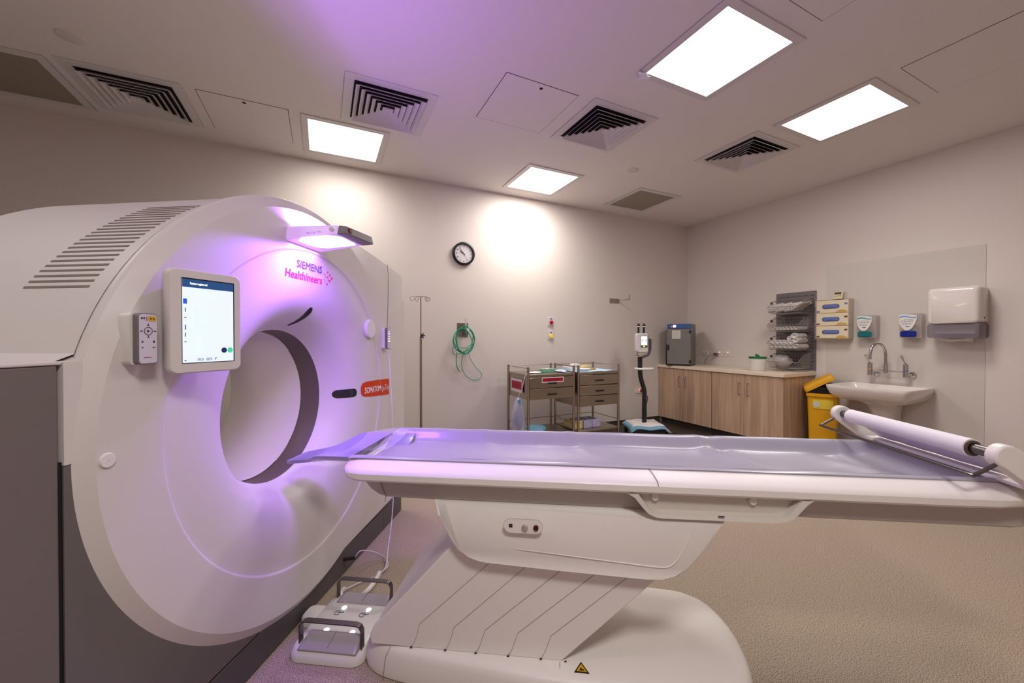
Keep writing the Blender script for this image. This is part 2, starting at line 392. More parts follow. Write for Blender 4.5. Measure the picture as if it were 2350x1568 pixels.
# face pieces
obj('round_cap',M().lathe([(.001,.006),(.017,.006),(.0195,.003),(.02,0)],24),white3,g)
o=bpy.data.objects['round_cap']; o.rotation_euler=(PI/2,0,0); o.location=(-.865,-.022,1.003)
kn=M().tube([(.575,-.012,1.377),(.575,-.028,1.377),(.575,-.033,1.377)],[.058,.058,.054],40); obj('dial_cap',kn,white3,g)
def onface(u,z,e=.0015):
    r=math.hypot(u,z-ZA)
    for _ in range(4): r=math.hypot(u,z-ZA+.012*max(0,min(1,(.6-r)/.2)))
    return (u,-(sof(r)+e),z)
def patch(poly,e=.0015):
    """poly (u,z) fan mapped on the dished face"""
    b=M(); cx=sum(p[0] for p in poly)/len(poly); cz=sum(p[1] for p in poly)/len(poly); rings=[]
    Q=[]
    for a_,b_ in zip(poly,poly[1:]+poly[:1]):
        m_=max(1,int(math.hypot(b_[0]-a_[0],b_[1]-a_[1])/.008))
        for q_ in range(m_): Q.append((a_[0]+(b_[0]-a_[0])*q_/m_,a_[1]+(b_[1]-a_[1])*q_/m_))
    poly=Q
    for k in [0.01]+[q_/14 for q_ in range(1,15)]: rings.append([onface(cx+(p[0]-cx)*k,cz+(p[1]-cz)*k,e) for p in poly])
    b.loft(rings,False); return b
sl=patch([(.022,1.384),(.034,1.380),(.056,1.394),(.074,1.418),(.084,1.445),(.082,1.462),(.070,1.472),(.057,1.470),(.049,1.455),(.045,1.43),(.039,1.408),(.030,1.394)],.002)
obj('camera_slot',sl,black,g,smooth=0)
obj('lower_slot',patch([(-.415,.985),(-.400,.985),(-.395,1.01),(-.40,1.03),(-.41,1.02)],.002),black,g,smooth=0)
obj('sensor_window',patch(rrect(.39,.49,.966,1.016,.02),.002),mat('sensor_black',(30,24,34),.15,coat=.6),g,smooth=0)
og=[(.56,1.048),(.70,1.046),(.851,1.038),(.851,.93),(.70,.942),(.60,.95),(.545,.958),(.527,.967),(.518,.985),(.518,1.02),(.530,1.04)]
obj('model_badge',patch(og,.002),mat('badge_orange',(206,66,22),.4),g,smooth=0)
o=bpy.data.objects['model_badge']
t=fit_text('SOMATOM go.Top',.545,.838,.974,.038,0,bold=.004); t.v=[onface(x,z-(x-.6)*.03,.0045) for x,y,z in t.v]; obj('badge_lettering',t,mat('badge_white',(255,235,225),.4),o,smooth=0,fix=False)
t=fit_text('SIEMENS',-.104,.088,1.642,.034,0,bold=.004); t.v=[onface(x,z,.002) for x,y,z in t.v]; obj('maker_lettering',t,mat('logo_blue',(84,86,150),.5),g,smooth=0,fix=False)
t=fit_text('Healthineers',-.178,.094,1.590,.036,0,bold=.004); t.v=[onface(x,z,.002) for x,y,z in t.v]; obj('maker_lettering',t,mat('logo_pink',(225,50,100),.5),g,smooth=0,fix=False)
lm=M()
for du,dz,r in ((.018,.045,.004),(.05,.062,.005),(.032,.03,.003),(.075,.048,.006),(.052,.030,.005),(.095,.03,.0075),(.018,.012,.003),(.032,.002,.003),(.075,.010,.007),(.052,-.012,.006),(.058,.014,.003)):
    p=onface(.094+du*.85,1.607+dz*.8,.001); lm.disc(p,r,'y',12,.001)
obj('logo_dots',lm,MATS['logo_pink'],g)
# overhead lamp arm
def T(s,u,z): return (u,-s,z)
L8=[T(.0,-.185,1.742),T(.335,-.252,1.742),T(.345,-.045,1.742),T(.0,.075,1.742),T(.0,-.172,1.808),T(.300,-.228,1.786),T(.325,-.05,1.786),T(.0,.07,1.81)]
la=obj('lamp_arm',M().hexa([T(.0,-.182,1.742),T(.285,-.241,1.742),T(.292,-.042,1.742),T(.0,.075,1.742),T(.0,-.172,1.808),T(.285,-.226,1.786),T(.292,-.046,1.786),T(.0,.07,1.81)]),mat('glowing_plastic',(225,210,235),.3,emit=(196,140,226),estr=.42),g,bevel=.008,seg=3)
obj('arm_end_cap',M().hexa([T(.286,-.24,1.743),T(.330,-.246,1.745),T(.352,-.047,1.745),T(.293,-.040,1.743),T(.286,-.226,1.786),T(.322,-.228,1.780),T(.346,-.052,1.780),T(.293,-.044,1.786)]),mat('cap_grey',(128,120,122),.45),la,bevel=.005,label='grey end cap')
lp=[(.07,-.10),(.075,-.175),(.11,-.212),(.16,-.222),(.24,-.232),(.275,-.225),(.285,-.19),(.283,-.085),(.27,-.068),(.12,-.03),(.085,-.045)]
b=M().loft([[T(s,u,1.7415) for s,u in lp],[T(s,u,1.7385) for s,u in lp]])
obj('light_panel',b,mat('violet_glow',(240,220,255),.4,emit=(212,165,255),estr=4),la,smooth=0)
b=M().loft([[T(s,u,1.8085) for s,u in ((.030,-.165),(.06,-.165),(.06,.055),(.030,.06))],[T(s,u,1.8115) for s,u in ((.030,-.165),(.06,-.165),(.06,.055),(.030,.06))]])
obj('light_strip',b,mat('violet_glow_up',(230,200,255),.4,emit=(215,170,255),estr=5),la,smooth=0)
t=textmesh('Max. 5 kg/ 11 lbs',.0135,(0,0,0),(1,0,0),(0,0,1)); k=.075/t.width
# on near side face (normal toward -u): runs outwards
t.v=[(-.2085-.0*x-(x*k)*.205-.0,-(.135+x*k),1.757+z*k*1.05) for x,y,z in t.v]
t.v=[(p[0]-.0045,p[1],p[2]) for p in t.v]
obj('load_lettering',t,mat('violet_ink',(90,40,150),.5),la,smooth=0,fix=False)
b=M().tube([(-.230,-.262,1.766),(-.2415,-.262,1.766)],.009,20); obj('arm_knob',b,white3,la)
b=M().tube([(-.215,-.322,1.762),(-.2155,-.333,1.762)],.0115,20); obj('camera_ring',b,mat('ring_red',(110,20,50),.4),la)
b=M().tube([(-.215,-.325,1.762),(-.2155,-.335,1.762)],.007,20); obj('camera_eye',b,mat('eye_grey',(150,110,120),.3),la)
gm=GF[0]; mw=frame_mat(GF)
VIO=(.33,.11,1.0)
def garea(name,loc,rot,size,sy,p,color,spread=170):
    l=area(name,(0,0,0),size,p,color,spread,sy=sy); l.matrix_world=mw@Matrix.Translation(Vector(loc))@rot.to_4x4(); return l
garea('lamp_down',(-.14,-.19,1.735),Matrix.Rotation(0,3,'X'),.15,.2,9.5,VIO)
garea('lamp_near_face',(-.06,-.045,1.738),Matrix.Rotation(0,3,'X'),.2,.03,1.5,VIO)
garea('lamp_up_near',(-.05,-.034,1.813),Matrix.Rotation(PI,3,'X'),.2,.012,3,VIO)
garea('bore_fill_light',(-.05,.42,1.33),Matrix.Rotation(0,3,'X'),.2,.2,.9,(1,.86,.72))  # added warm fill to brighten the tunnel wall, no modelled lamp behind it
garea('lamp_up',(-.05,-.045,1.815),Matrix.Rotation(PI,3,'X'),.2,.03,9,(.45,.18,1.0))
# screen
sa=math.radians(13.5); SU=Vector((math.cos(sa),-math.sin(sa),0)); SN=Vector((math.sin(sa)*-1,-math.cos(sa),0)); S0=Vector((-.748,-.075,0))
def SP(a,e,z): return S0+SU*a+SN*e+Vector((0,0,z))
def srr(a0,a1,z0,z1,r,e0,e1,inset=0):
    P=rrect(a0,a1,z0,z1,r,6); Q=rrect(a0+inset,a1-inset,z0+inset,z1-inset,max(.001,r-inset*.5),6)
    return M().loft([[SP(a,e0+0,z) for a,z in Q],[SP(a,e0+(e1-e0)*.15,z) for a,z in P],[SP(a,e0+(e1-e0)*.85,z) for a,z in P],[SP(a,e1,z) for a,z in Q]])
sc=obj('display_housing',srr(0,.21,1.214,1.526,.022,-.032,.0,.004),white,g,smooth=45)
obj('display_mount',M().box(-.72,-.58,-.085,-.015,1.27,1.47),white,sc,bevel=.01)
obj('display_bezel',M().loft([[SP(a,e,z) for a,z in ((.033,1.244),(.186,1.244),(.186,1.500),(.033,1.500))] for e in (.0,.0008)]),black,sc,smooth=0)
def spanel(name,a0,a1,z0,z1,e,m):
    return obj(name,M().loft([[SP(a,ee,z) for a,z in ((a0,z0),(a1,z0),(a1,z1),(a0,z1))] for ee in (e,e+.0004)]),m,sc,smooth=0)
spanel('screen',.034,.182,1.246,1.496,.0012,mat('screen_glow',(215,228,238),.3,emit=(214,230,242),estr=.62))
spanel('screen_header',.034,.182,1.472,1.496,.0017,mat('screen_navy',(30,66,110),.3,emit=(34,76,128),estr=.55))
spanel('screen_icon_tile',.036,.046,1.422,1.437,.0018,mat('screen_blue',(20,90,200),.3,emit=(20,90,205),estr=.6))
def stext(s,a0,a1,z0,hh,m,e=.0024):
    t=fit_text(s,a0,a1,z0,hh,0,bold=.006); t.v=[tuple(SP(x,e,z)) for x,y,z in t.v]; return obj('screen_text',t,m,sc,smooth=0,fix=False)
wg=mat('screen_white',(255,255,255),.3,emit=(255,255,255),estr=.8); dg=mat('screen_ink',(90,100,125),.3,emit=(90,100,125),estr=.4)
stext('Patient registered',.054,.102,1.481,.0062,wg)
stext('-152.5   229.5   0\u00b0',.070,.130,1.2515,.0075,dg)
b=M()
for a,z,wd,hh in ((.0415,1.404,.0012,.012),(.0415,1.381,.003,.0022),(.0415,1.352,.0014,.014),(.0415,1.330,.0012,.012),(.0415,1.309,.003,.0022),(.041,1.253,.0022,.003),(.041,1.483,.003,.003),(.043,1.4845,.0015,.004)):
    b.loft([[SP(a+i*wd,ee,z+j*hh/2) for i,j in ((-1,-1),(1,-1),(1,1),(-1,1))] for ee in (.002,.0024)])
obj('screen_icons',b,mat('screen_icon_blue',(50,80,140),.3,emit=(50,80,140),estr=.5),sc,smooth=0)
for a,m_ in ((.152,mat('screen_btn_navy',(16,44,92),.3,emit=(16,44,92),estr=.5)),(.171,mat('screen_btn_green',(70,200,150),.3,emit=(70,200,150),estr=.6))):
    b=M().loft([[SP(a+.0085*math.cos(x),ee,1.281+.0085*math.sin(x)) for x in [2*PI*i/24 for i in range(24)]] for ee in (.0018,.0024)]); obj('screen_button',b,m_,sc,smooth=0)
# body outline on the screen
bo=[(0,.172),(.006,.168),(.008,.158),(.006,.150),(.004,.146),(.012,.142),(.018,.136),(.021,.115),(.023,.09),(.022,.078),(.017,.092),(.015,.115),(.013,.12),(.013,.10),(.012,.085),(.0135,.07),(.012,.04),(.009,.02),(.010,.006),(.007,.003)]
pth=[SP(.078+x*.95,.0024,1.262+z) for x,z in bo]+[SP(.078+.003,.0024,1.272),SP(.078,.0024,1.33),SP(.078-.003,.0024,1.272)]+[SP(.078-x*.95,.0024,1.262+z) for x,z in bo[::-1]]
obj('screen_body_outline',M().tube(pth,.0004,4),mat('outline_grey',(188,205,212),.3,emit=(190,206,214),estr=.55),sc,smooth=0)
# control remotes docked on the face
def remote(c,label,dock=True):
    cu,s0,cz=c; w2,h2=.0265,.070
    d=obj('remote_dock',M().loft([[(cu-.008+x,-ss,cz+z) for x,z in rrect(-w2,w2,-h2,h2,.012)] for ss in (.018,s0-.016)]),white3,g,smooth=40)
    r=obj('remote_control',M().loft([[(cu+x,-ss,cz+z) for x,z in rrect(-w2,w2,-h2,h2,.010)] for ss in (s0-.018,s0-.002)]+[[(cu+x,-s0,cz+z) for x,z in rrect(-w2+.002,w2-.002,-h2+.002,h2-.002,.009)]]),mat('remote_edge_grey',(118,110,112),.4),g,smooth=40,label=label)
    obj('remote_face',M().loft([[(cu+x,-ss,cz+z) for x,z in rrect(-w2+.003,w2-.003,-h2+.003,h2-.003,.008)] for ss in (s0,s0+.0006)]),mat('remote_face_white',(205,198,204),.4),r,smooth=0)
    return r
r=remote((-.797,.066,1.318),'white and grey hand control docked on the near side of the face')
cu,cz,s0=-.797,1.318,.0668
obj('warning_patch',M().loft([[(cu+x,-ss,cz+z) for x,z in rrect(.000,.021,.048,.062,.003)] for ss in (s0,s0+.0004)]),mat('patch_yellow',(205,165,20),.5),r,smooth=0)
ink=mat('button_ink',(50,44,52),.5)
b=M()
ring=[(cu+.0105*math.cos(a),-s0-.0005,cz+.021+.0105*math.sin(a)) for a in [2*PI*i/28 for i in range(28)]]; b.tube(ring,.0007,5,closed=True)
b.loft([[(cu+x,-ss,cz+.021+z) for x,z in ((-.003,-.004),(.0045,0),(-.003,.004))] for ss in (s0,s0+.0006)])
for x,z,wd,hh in ((0,.037,.003,.0007),(0,.039,.0007,.003),(0,.004,.003,.0007),(0,.006,.0007,.003),(-.018,.021,.003,.0012),(.018,.021,.003,.0012),(-.0155,-.008,.002,.002),(.0145,-.008,.002,.003),(-.0155,-.024,.002,.0012),(.0145,-.024,.003,.0012),(-.004,.055,.0005,.006),(-.0105,.056,.002,.002),(-.0165,.056,.0022,.0022),(.0065,.055,.002,.002),(.0145,.055,.0022,.002)):
    b.loft([[(cu+x+i*wd,-ss,cz+z+j*hh) for i,j in ((-1,-1),(1,-1),(1,1),(-1,1))] for ss in (s0,s0+.0006)])
obj('button_marks',b,ink,r,smooth=0)
b=M().loft([[(cu+x,-ss,cz+z) for x,z in ((-.012,-.0515),(.008,-.0515),(.008,-.0500),(-.012,-.0500))] for ss in (s0,s0+.0005)]); obj('red_line',b,mat('line_red',(190,80,70),.5),r,smooth=0)
r2=remote((.775,.058,1.318),'second hand control docked at the far side of the face')
cu,cz,s0=.775,1.318,.0588
b=M()
for x,z in ((0,.045),(-.008,.03),(.008,.03),(0,.012),(-.01,-.004),(.01,-.004),(-.01,-.02),(.0,-.02),(.01,-.02)):
    b.disc((cu+x,-s0,cz+z),.0034,'y',10,.0006)
obj('lit_buttons',b,mat('button_glow',(255,255,255),.3,emit=(245,240,255),estr=1.5),r2)

# cable from far remote to the floor
def wt(fr,p): return tuple(frame_mat(fr)@Vector(p))
cb=smoothpts([wt(GF,p) for p in [(.775,-.05,1.248),(.772,-.058,1.21),(.755,-.075,1.05),(.735,-.095,.86),(.73,-.10,.7),(.74,-.10,.5),(.72,-.11,.30),(.62,-.14,.15),(.50,-.17,.05),(.38,-.21,.012),(.30,-.20,.01),(.22,-.13,.01),(.16,-.09,.012)]],8)
tag(obj('hand_control_cable',M().tube(cb,.0032,6),mat('cable_white',(226,216,226),.45),org=(.3,2.4,0)),'thin white cable hanging from the far hand control down to the floor','cable')
cb=smoothpts([wt(GF,p) for p in [(.335,-.045,.075),(.37,-.07,.10),(.44,-.13,.05),(.45,-.18,.012),(.38,-.22,.011),(.30,-.20,.012)]],8)
pk=tag(obj('pedal_plug_cable',M().tube(cb,.0032,6),MATS['cable_white'],org=(.1,2.3,0)),'short looping white cable with black plug at the scanner skirting','cable')
a_=Vector(wt(GF,(.305,-.001,.082)))-Vector((.1,2.3,0)); b_=Vector(wt(GF,(.338,-.047,.076)))-Vector((.1,2.3,0))
bm_=M().tube([a_+Vector((.1,2.3,0)),b_+Vector((.1,2.3,0))],[.010,.0115],10); obj('plug',bm_,black,pk)
# thick coiled cord behind the pedal
co=[]; base=smoothpts([wt(GF,p) for p in [(.31,-.205,.018),(.22,-.215,.016),(.13,-.205,.016),(.085,-.165,.016),(.085,-.115,.016),(.12,-.085,.016),(.16,-.085,.015)]],10)
rr=[.012+.0016*(i%2) for i in range(len(base))]
tag(obj('coiled_cord',M().tube(base,rr,10),white3,org=(.0,2.3,0)),'thick white coiled cord lying on the floor behind the foot pedal','cord')

# ------------------------------------------------------------------ foot pedal (table frame: x=s, y=u)
ft=thing('foot_pedal','white foot pedal unit with two metal guard loops between scanner and table base','pedal',TF,(.24,-.1,0))
plate=rrect(.082,.405,-.285,.075,.05,6)
b=M().loft([[(x,y,0.002) for x,y in plate],[(x,y,.03) for x,y in plate],[(.24+(x-.24)*.93,-.1+(y+.1)*.94,.045) for x,y in plate],[(.24+(x-.24)*.88,-.1+(y+.1)*.90,.05) for x,y in plate]])
obj('base_plate',b,white3,ft,smooth=50)
b=M().loft([[(x,y,.002) for x,y in rrect(.012,.12,-.10,-.005,.03)],[(x,y,.035) for x,y in rrect(.012,.12,-.10,-.005,.03)],[(x,y,.045) for x,y in rrect(.02,.12,-.092,-.012,.025)]]); obj('cable_outlet',b,white3,ft,smooth=50)
for yv,lab in ((-.235,0),(.05,1)):
    p=[(.118,yv,.045),(.118,yv,.12),(.128,yv,.137),(.145,yv,.142),(.36,yv,.142),(.378,yv,.137),(.388,yv,.12),(.388,yv,.045)]
    b=M(); rings=[]
    P=[Vector(q) for q in p]
    for i,q in enumerate(P):
        t_=(P[min(i+1,7)]-P[max(i-1,0)]).normalized(); nn=Vector((0,1,0)); sd=t_.cross(nn)
        rings.append([q+nn*a*.013+sd*c*.003 for a,c in ((-1,-1),(1,-1),(1,1),(-1,1))])
    b.loft(rings); obj('guard_loop',b,darksteel,ft,bevel=.0015)
    y0,y1=(-.282,-.205) if yv<0 else (.005,.07)
    b=M().hexa([(.125,y0,.048),(.385,y0,.048),(.385,y1,.048),(.125,y1,.048),(.135,y0+.006,.056),(.375,y0+.006,.056),(.372,y1-.004,.088 if yv<0 else .07),(.150,y1-.004,.088 if yv<0 else .07)])
    tr=obj('treadle',b,mat('smoky_treadle',(168,158,164),.35),ft,bevel=.006,label='translucent grey treadle')
    obj('treadle_gap',M().tube([(.255,y0+.012,.0605),(.262,y1-.006,.088 if yv<0 else .071)],.001,5),seam,tr)
led=mat('led_white',(255,255,255),.3,emit=(205,225,255),estr=6)
for s_,u_ in ((.188,-.021),(.309,-.022),(.186,-.163),(.306,-.164)):
    obj('led',M().disc((s_,u_,.0505),.011,'z',16,.001),led,ft)
    rg=[(s_-.012+.013*math.cos(a),u_-.038+.013*math.sin(a),.0512) for a in [.4+5.4*i/20 for i in range(21)]]
    b=M().tube(rg,.0013,4); b.tube([(s_-.012,u_-.038,.0512),(s_+.008,u_-.033,.0512),(s_+.016,u_-.03,.0512)],.0016,4); obj('pedal_symbol',b,ink,ft)

# ------------------------------------------------------------------ patient table (frame TF: x=s, y=v)
pt=thing('patient_table','long white scanner couch on a slanted lifting pedestal in front of the gantry','scanner table',TF,(1.15,-.08,0))
bp=smoothpts([(x,y,0) for x,y in [(.405,-.12),(.412,-.22),(.47,-.285),(.6,-.32),(.9,-.355),(1.2,-.385),(1.6,-.40),(1.78,-.375),(1.875,-.28),(1.91,-.1),(1.885,.07),(1.82,.16),(1.65,.2),(1.0,.225),(.6,.21),(.46,.15),(.41,.0)]],5,True)
cx,cy=1.16,-.09
def ringp(sc,z,dx=0): return [(cx+(p.x-cx)*(1-(1-sc)*.65),cy+(p.y-cy)*sc,z) for p in bp]
obj('pedestal_base',M().loft([ringp(1.02,.004),ringp(1.03,.03),ringp(1.0,.085),ringp(.985,.104),ringp(.95,.116),ringp(.88,.121),ringp(.5,.122)]),white2,pt,smooth=50)
b=M(); b.tube([(.545,-.262,.1225),(.535,-.30,.112),(.525,-.318,.09),(.522,-.33,.03),(.521,-.33,.006)],.001,5); obj('base_seam',b,seam,pt); b=M(); b.tube([(1.192,-.31,.1235),(1.193,-.36,.117),(1.194,-.384,.10),(1.194,-.392,.06),(1.194,-.4,.006)],.001,5)
obj('base_seam',b,seam,pt)
lift=[(.458,.121),(.452,.16),(.475,.195),(.83,.58),(1.66,.58),(1.52,.43),(1.20,.121)]
obj('lift_cover',M().prism(lift,-.30,.24),white2,pt,bevel=.004)
b=M()
for s0,s1,st,zt in ((.623,.652,.96,.50),(.758,.79,1.10,.495),(.877,.911,1.225,.485),(1.001,1.036,1.345,.475),(1.124,1.160,1.46,.47)):
    b.tube([(s0,-.3005,.123),(s0+.014,-.3005,.15),(s0+.024,-.3005,.18),(s1,-.3005,.212),(st,-.3005,zt)],.0007,5)
obj('lift_cover_seam',b,seam,pt)
b=M()
for s0 in (.623,.758,.877,1.001,1.124,1.215): b.prism([(s0-.007,.1225),(s0+.003,.1225),(s0,.129)],-.305,-.302)
obj('cover_catch',b,ink,pt,smooth=0)
wt_=M().prism([(1.262,.0),(1.312,.0),(1.287,.043)],0,.0006)
def flat(poly,z,e): return M().loft([[(x,y,z) for x,y in poly],[(x,y,z+e) for x,y in poly]])
sg=obj('warning_sticker',flat([(1.243,-.345),(1.297,-.345),(1.270,-.297)],.1215,.0016),mat('sticker_black',(30,26,10),.5),pt,smooth=0)
obj('sticker_field',flat([(1.2515,-.3405),(1.2885,-.3405),(1.270,-.307)],.1235,.0008),mat('sticker_yellow',(215,170,20),.5),sg,smooth=0)
obj('sticker_hand',flat([(1.261,-.337),(1.281,-.337),(1.279,-.333),(1.272,-.331),(1.268,-.322),(1.266,-.33)],.1245,.0006),MATS['sticker_black'],sg,smooth=0)
fair=[(.74,.69),(.706,.692),(.735,.66),(.752,.63),(.785,.57),(.812,.532),(.845,.508),(.88,.496),(.914,.491),(1.2,.478),(1.50,.468),(1.56,.472),(1.60,.486),(1.64,.515),(1.69,.582),(1.73,.645),(1.76,.675),(1.80,.69)]
fc=(1.25,.60)
def fr_(sc,v,zz=None): return [(fc[0]+(x-fc[0])*sc,v,fc[1]+(z-fc[1])*sc) for x,z in fair]
fz=M().loft([fr_(.97,-.342),fr_(.99,-.338),fr_(1.0,-.328),fr_(1.0,.28),fr_(.97,.30)])
# lean the upper edge inwards under the beam
fz.v=[(x,y+(max(0,z-.668)*2.4 if y<0 else 0),z) for x,y,z in fz.v]
obj('lift_housing',fz,white2,pt,smooth=40)
b=M().tube(smoothpts([(1.03,-.341,.552),(1.2,-.343,.541),(1.40,-.343,.527),(1.50,-.343,.520),(1.56,-.343,.520),(1.59,-.343,.540),(1.615,-.342,.58),(1.64,-.341,.638)],5),[.0008+.0016*min(1,q_/8) for q_ in range(36)],6)
obj('housing_ridge',b,white2,pt)
pn=obj('button_panel',M().loft([[(x,v,z) for x,z in rrect(.988,1.131,.610,.665,.026)] for v in (-.3415,-.3422)]),MATS['table_white'],pt,smooth=0)
obj('panel_outline',M().tube([(x,-.3422,z) for x,z in rrect(.988,1.131,.610,.662,.026)],.0004,4,closed=True),seam,pn)
obj('round_knob',M().tube([(1.066,-.342,.634),(1.066,-.350,.634),(1.066,-.352,.634)],[.011,.011,.008],24),mat('knob_steel',(206,198,188),.38,metal=.8),pn)
obj('emergency_socket',M().tube([(1.106,-.342,.634),(1.106,-.349,.634)],.0095,20),mat('socket_red',(90,18,24),.4),pn)
obj('socket_core',M().tube([(1.106,-.349,.634),(1.106,-.352,.634)],.0045,16),black,pn)
b=M().loft([[(x,v,z) for x,z in ((1.0075,.630),(1.0205,.630),(1.0205,.643),(1.0075,.643))] for v in (-.3426,-.343)]); ic=obj('panel_symbol',b,ink,pn,smooth=0)
# beam
bm_=M(); 
def bsec(s,zb,hw): return [(s,-hw,.77),(s,-hw,zb+.008),(s,-hw+.01,zb),(s,hw-.01,zb),(s,hw,zb+.008),(s,hw,.77)]
bm_.loft([bsec(.385,.765,.22),bsec(.41,.735,.25),bsec(.44,.712,.263),(bsec(.475,.695,.27)),bsec(.51,.687,.27),bsec(.6,.685,.27),bsec(2.70,.682,.27),bsec(2.74,.685,.265)])
obj('support_beam',bm_,mat('beam_white',(190,180,174),.45),pt,smooth=40)
obj('beam_seam',M().tube([(.48,-.271,.765),(.495,-.271,.72),(.51,-.271,.69)],.0012,5),seam,pt)
# table top shell
tt=M(); secs=[]
def tsec(s,hw,zt,zb,inn=.25):
    k=hw/.335; o=[(-.02*k,zt-.068),(-(inn-.012)*k,zt-.068),(-inn*k,zt),(-.29*k,zt-.013),(-.318*k,zt-.025),(-.331*k,zt-.033),(-.3355*k,zt-.040),(-.335*k,zb+.010),(-.329*k,zb+.002),(-.315*k,zb),(-.25*k,zb-.004)]
    half=[(s,y,z) for y,z in o]; return half+[(s,-y,z) for y,z in reversed(o)]
ends=[(.335,.262,.830,.800),(.342,.29,.834,.786),(.36,.312,.837,.776),(.39,.326,.838,.770),(.43,.334,.838,.767)]
secs=[tsec(*e) for e in ends]+[tsec(s,.335,.838,.767) for s in (.6,1.0,1.4,1.8,2.2,2.5)]+[tsec(2.60,.334,.838,.769),tsec(2.68,.325,.838,.773),tsec(2.735,.30,.836,.779),tsec(2.76,.27,.832,.790)]
b_=M(); tt.loft(secs); obj('tabletop',tt,white2,pt,smooth=30)
b=M().tube([(1.518,-.262,.8385),(1.528,-.30,.826),(1.534,-.328,.813),(1.535,-.337,.80)],.0013,5); obj('position_mark',b,mat('mark_grey',(120,110,120),.5),pt)
# side storage tray
o_=[(1.43,.77),(1.455,.755),(1.487,.715),(1.503,.700),(1.525,.690),(1.55,.687),(1.92,.690),(1.955,.695),(1.98,.707),(2.02,.755),(2.04,.771)]
i_=[(1.468,.768),(1.478,.752),(1.50,.722),(1.512,.710),(1.53,.701),(1.55,.699),(1.918,.702),(1.945,.706),(1.965,.715),(1.995,.752),(2.008,.768)]
b=M().loft([[(x,-.330,z) for x,z in i_],[(x,-.336,z) for x,z in o_],[(x,-.325,z) for x,z in o_],[(x,-.268,z) for x,z in o_]],False,False)
b.loft([[(x,-.330,z) for x,z in i_],[(x,-.30,(z-.74)*.92+.742) for x,z in i_]],False,False)
b.add([(x,-.30,(z-.74)*.92+.742) for x,z in i_],[tuple(range(len(i_)))])
tr=obj('side_tray',b,mat('tray_white',(206,197,188),.4),pt,smooth=40)
for s_ in (1.53,1.86): obj('tray_clip',M().tube([(s_,-.302,.752),(s_,-.312,.752)],.013,18),white3,tr)
obj('tray_latch',M().box(1.735,1.755,-.338,-.334,.703,.7055),ink,tr)
# head board (cradle end)
hb_=M(); secs=[]
for s,hw in ((-.082,.02),(-.078,.05),(-.06,.075),(-.02,.088),(.03,.098),(.07,.118),(.10,.145),(.13,.18),(.15,.197),(.175,.208),(.22,.212),(.30,.212),(.45,.212)):
    zc=.742+min(1,max(0,(s+.08)/.25))*.030
    row=[]
    for i in range(17):
        y=hw*(-1+2*i/16); row.append((s,y,zc+1.15*y*y))
    secs.append(row)
top=[[p for p in r_] for r_ in secs]; bot=[[(p[0],p[1],p[2]-.014) for p in r_[::-1]] for r_ in secs]
hb_.loft([a+b for a,b in zip(top,bot)]); obj('head_board',hb_,mat('cradle_violet_grey',(150,138,182),.22,coat=.2),pt,smooth=50,label='curved violet grey head end board')
# roll holder arms, wire
rh=M()
for sgn in (-1,1):
    v0=.335*sgn; v1=.372*sgn
    a=[(2.58+.038*math.cos(math.radians(q)),.947+.038*math.sin(math.radians(q))) for q in range(250,50,-14)]+[(2.79,.862),(2.80,.845),(2.765,.80),(2.74,.80),(2.66,.84),(2.60,.885)]
    rh_=M().prism(a,v0,v1); obj('roll_arm',rh_,white2,pt,bevel=.006)
b=M().box(2.66,2.74,-.335,.335,.835,.85); obj('roll_crossbar',b,white2,pt,bevel=.004)
b=M().tube(smoothpts([(2.56,-.36,.925),(2.50,-.358,.888),(2.49,-.345,.884),(2.49,-.2,.884),(2.49,.2,.884),(2.49,.345,.884),(2.50,.358,.888),(2.56,.36,.925)],4),.006,8); obj('paper_cutter_bar',b,darksteel,pt)
obj('roll_rod',M().cyl((2.58,-.34,.947),(2.58,.34,.947),.017,20),darksteel,pt)
pr=thing('paper_roll','white paper roll on the metal rod at the foot end of the couch','paper roll',TF,(2.58,0,.947))
pr_=M(); pr_.loft([[(2.58+r*math.cos(a),y,.947+r*math.sin(a)) for a in [2*PI*i/32 for i in range(32)]] for y,r in ((-.262,.018),(-.262,.031),(.285,.031),(.285,.018))],False); obj('paper',pr_,mat('paper_white',(232,226,232),.6),pr,smooth=40)
b=M().loft([[(2.58+r*math.cos(a),y,.947+r*math.sin(a)) for a in [2*PI*i/24 for i in range(24)]] for y,r in ((-.268,.019),(-.268,.026),(-.2615,.026))],False); obj('core',b,mat('card_brown',(90,70,60),.8),pr)
# paper sheet hanging from roll
sh=M(); R_=[]
for i in range(13):
    k=i/12; R_.append([(2.60+.10*k+.02*math.sin(PI*k),-.255+.53*j/10,.93-.075*k-.02*math.sin(PI*k)+.002*math.sin(j*2+i)) for j in range(11)])
sh.loft(R_,False,False); obj('loose_sheet',sh,mat('paper_lavender',(222,212,228),.6),pr,fix=False,solid=.0008)
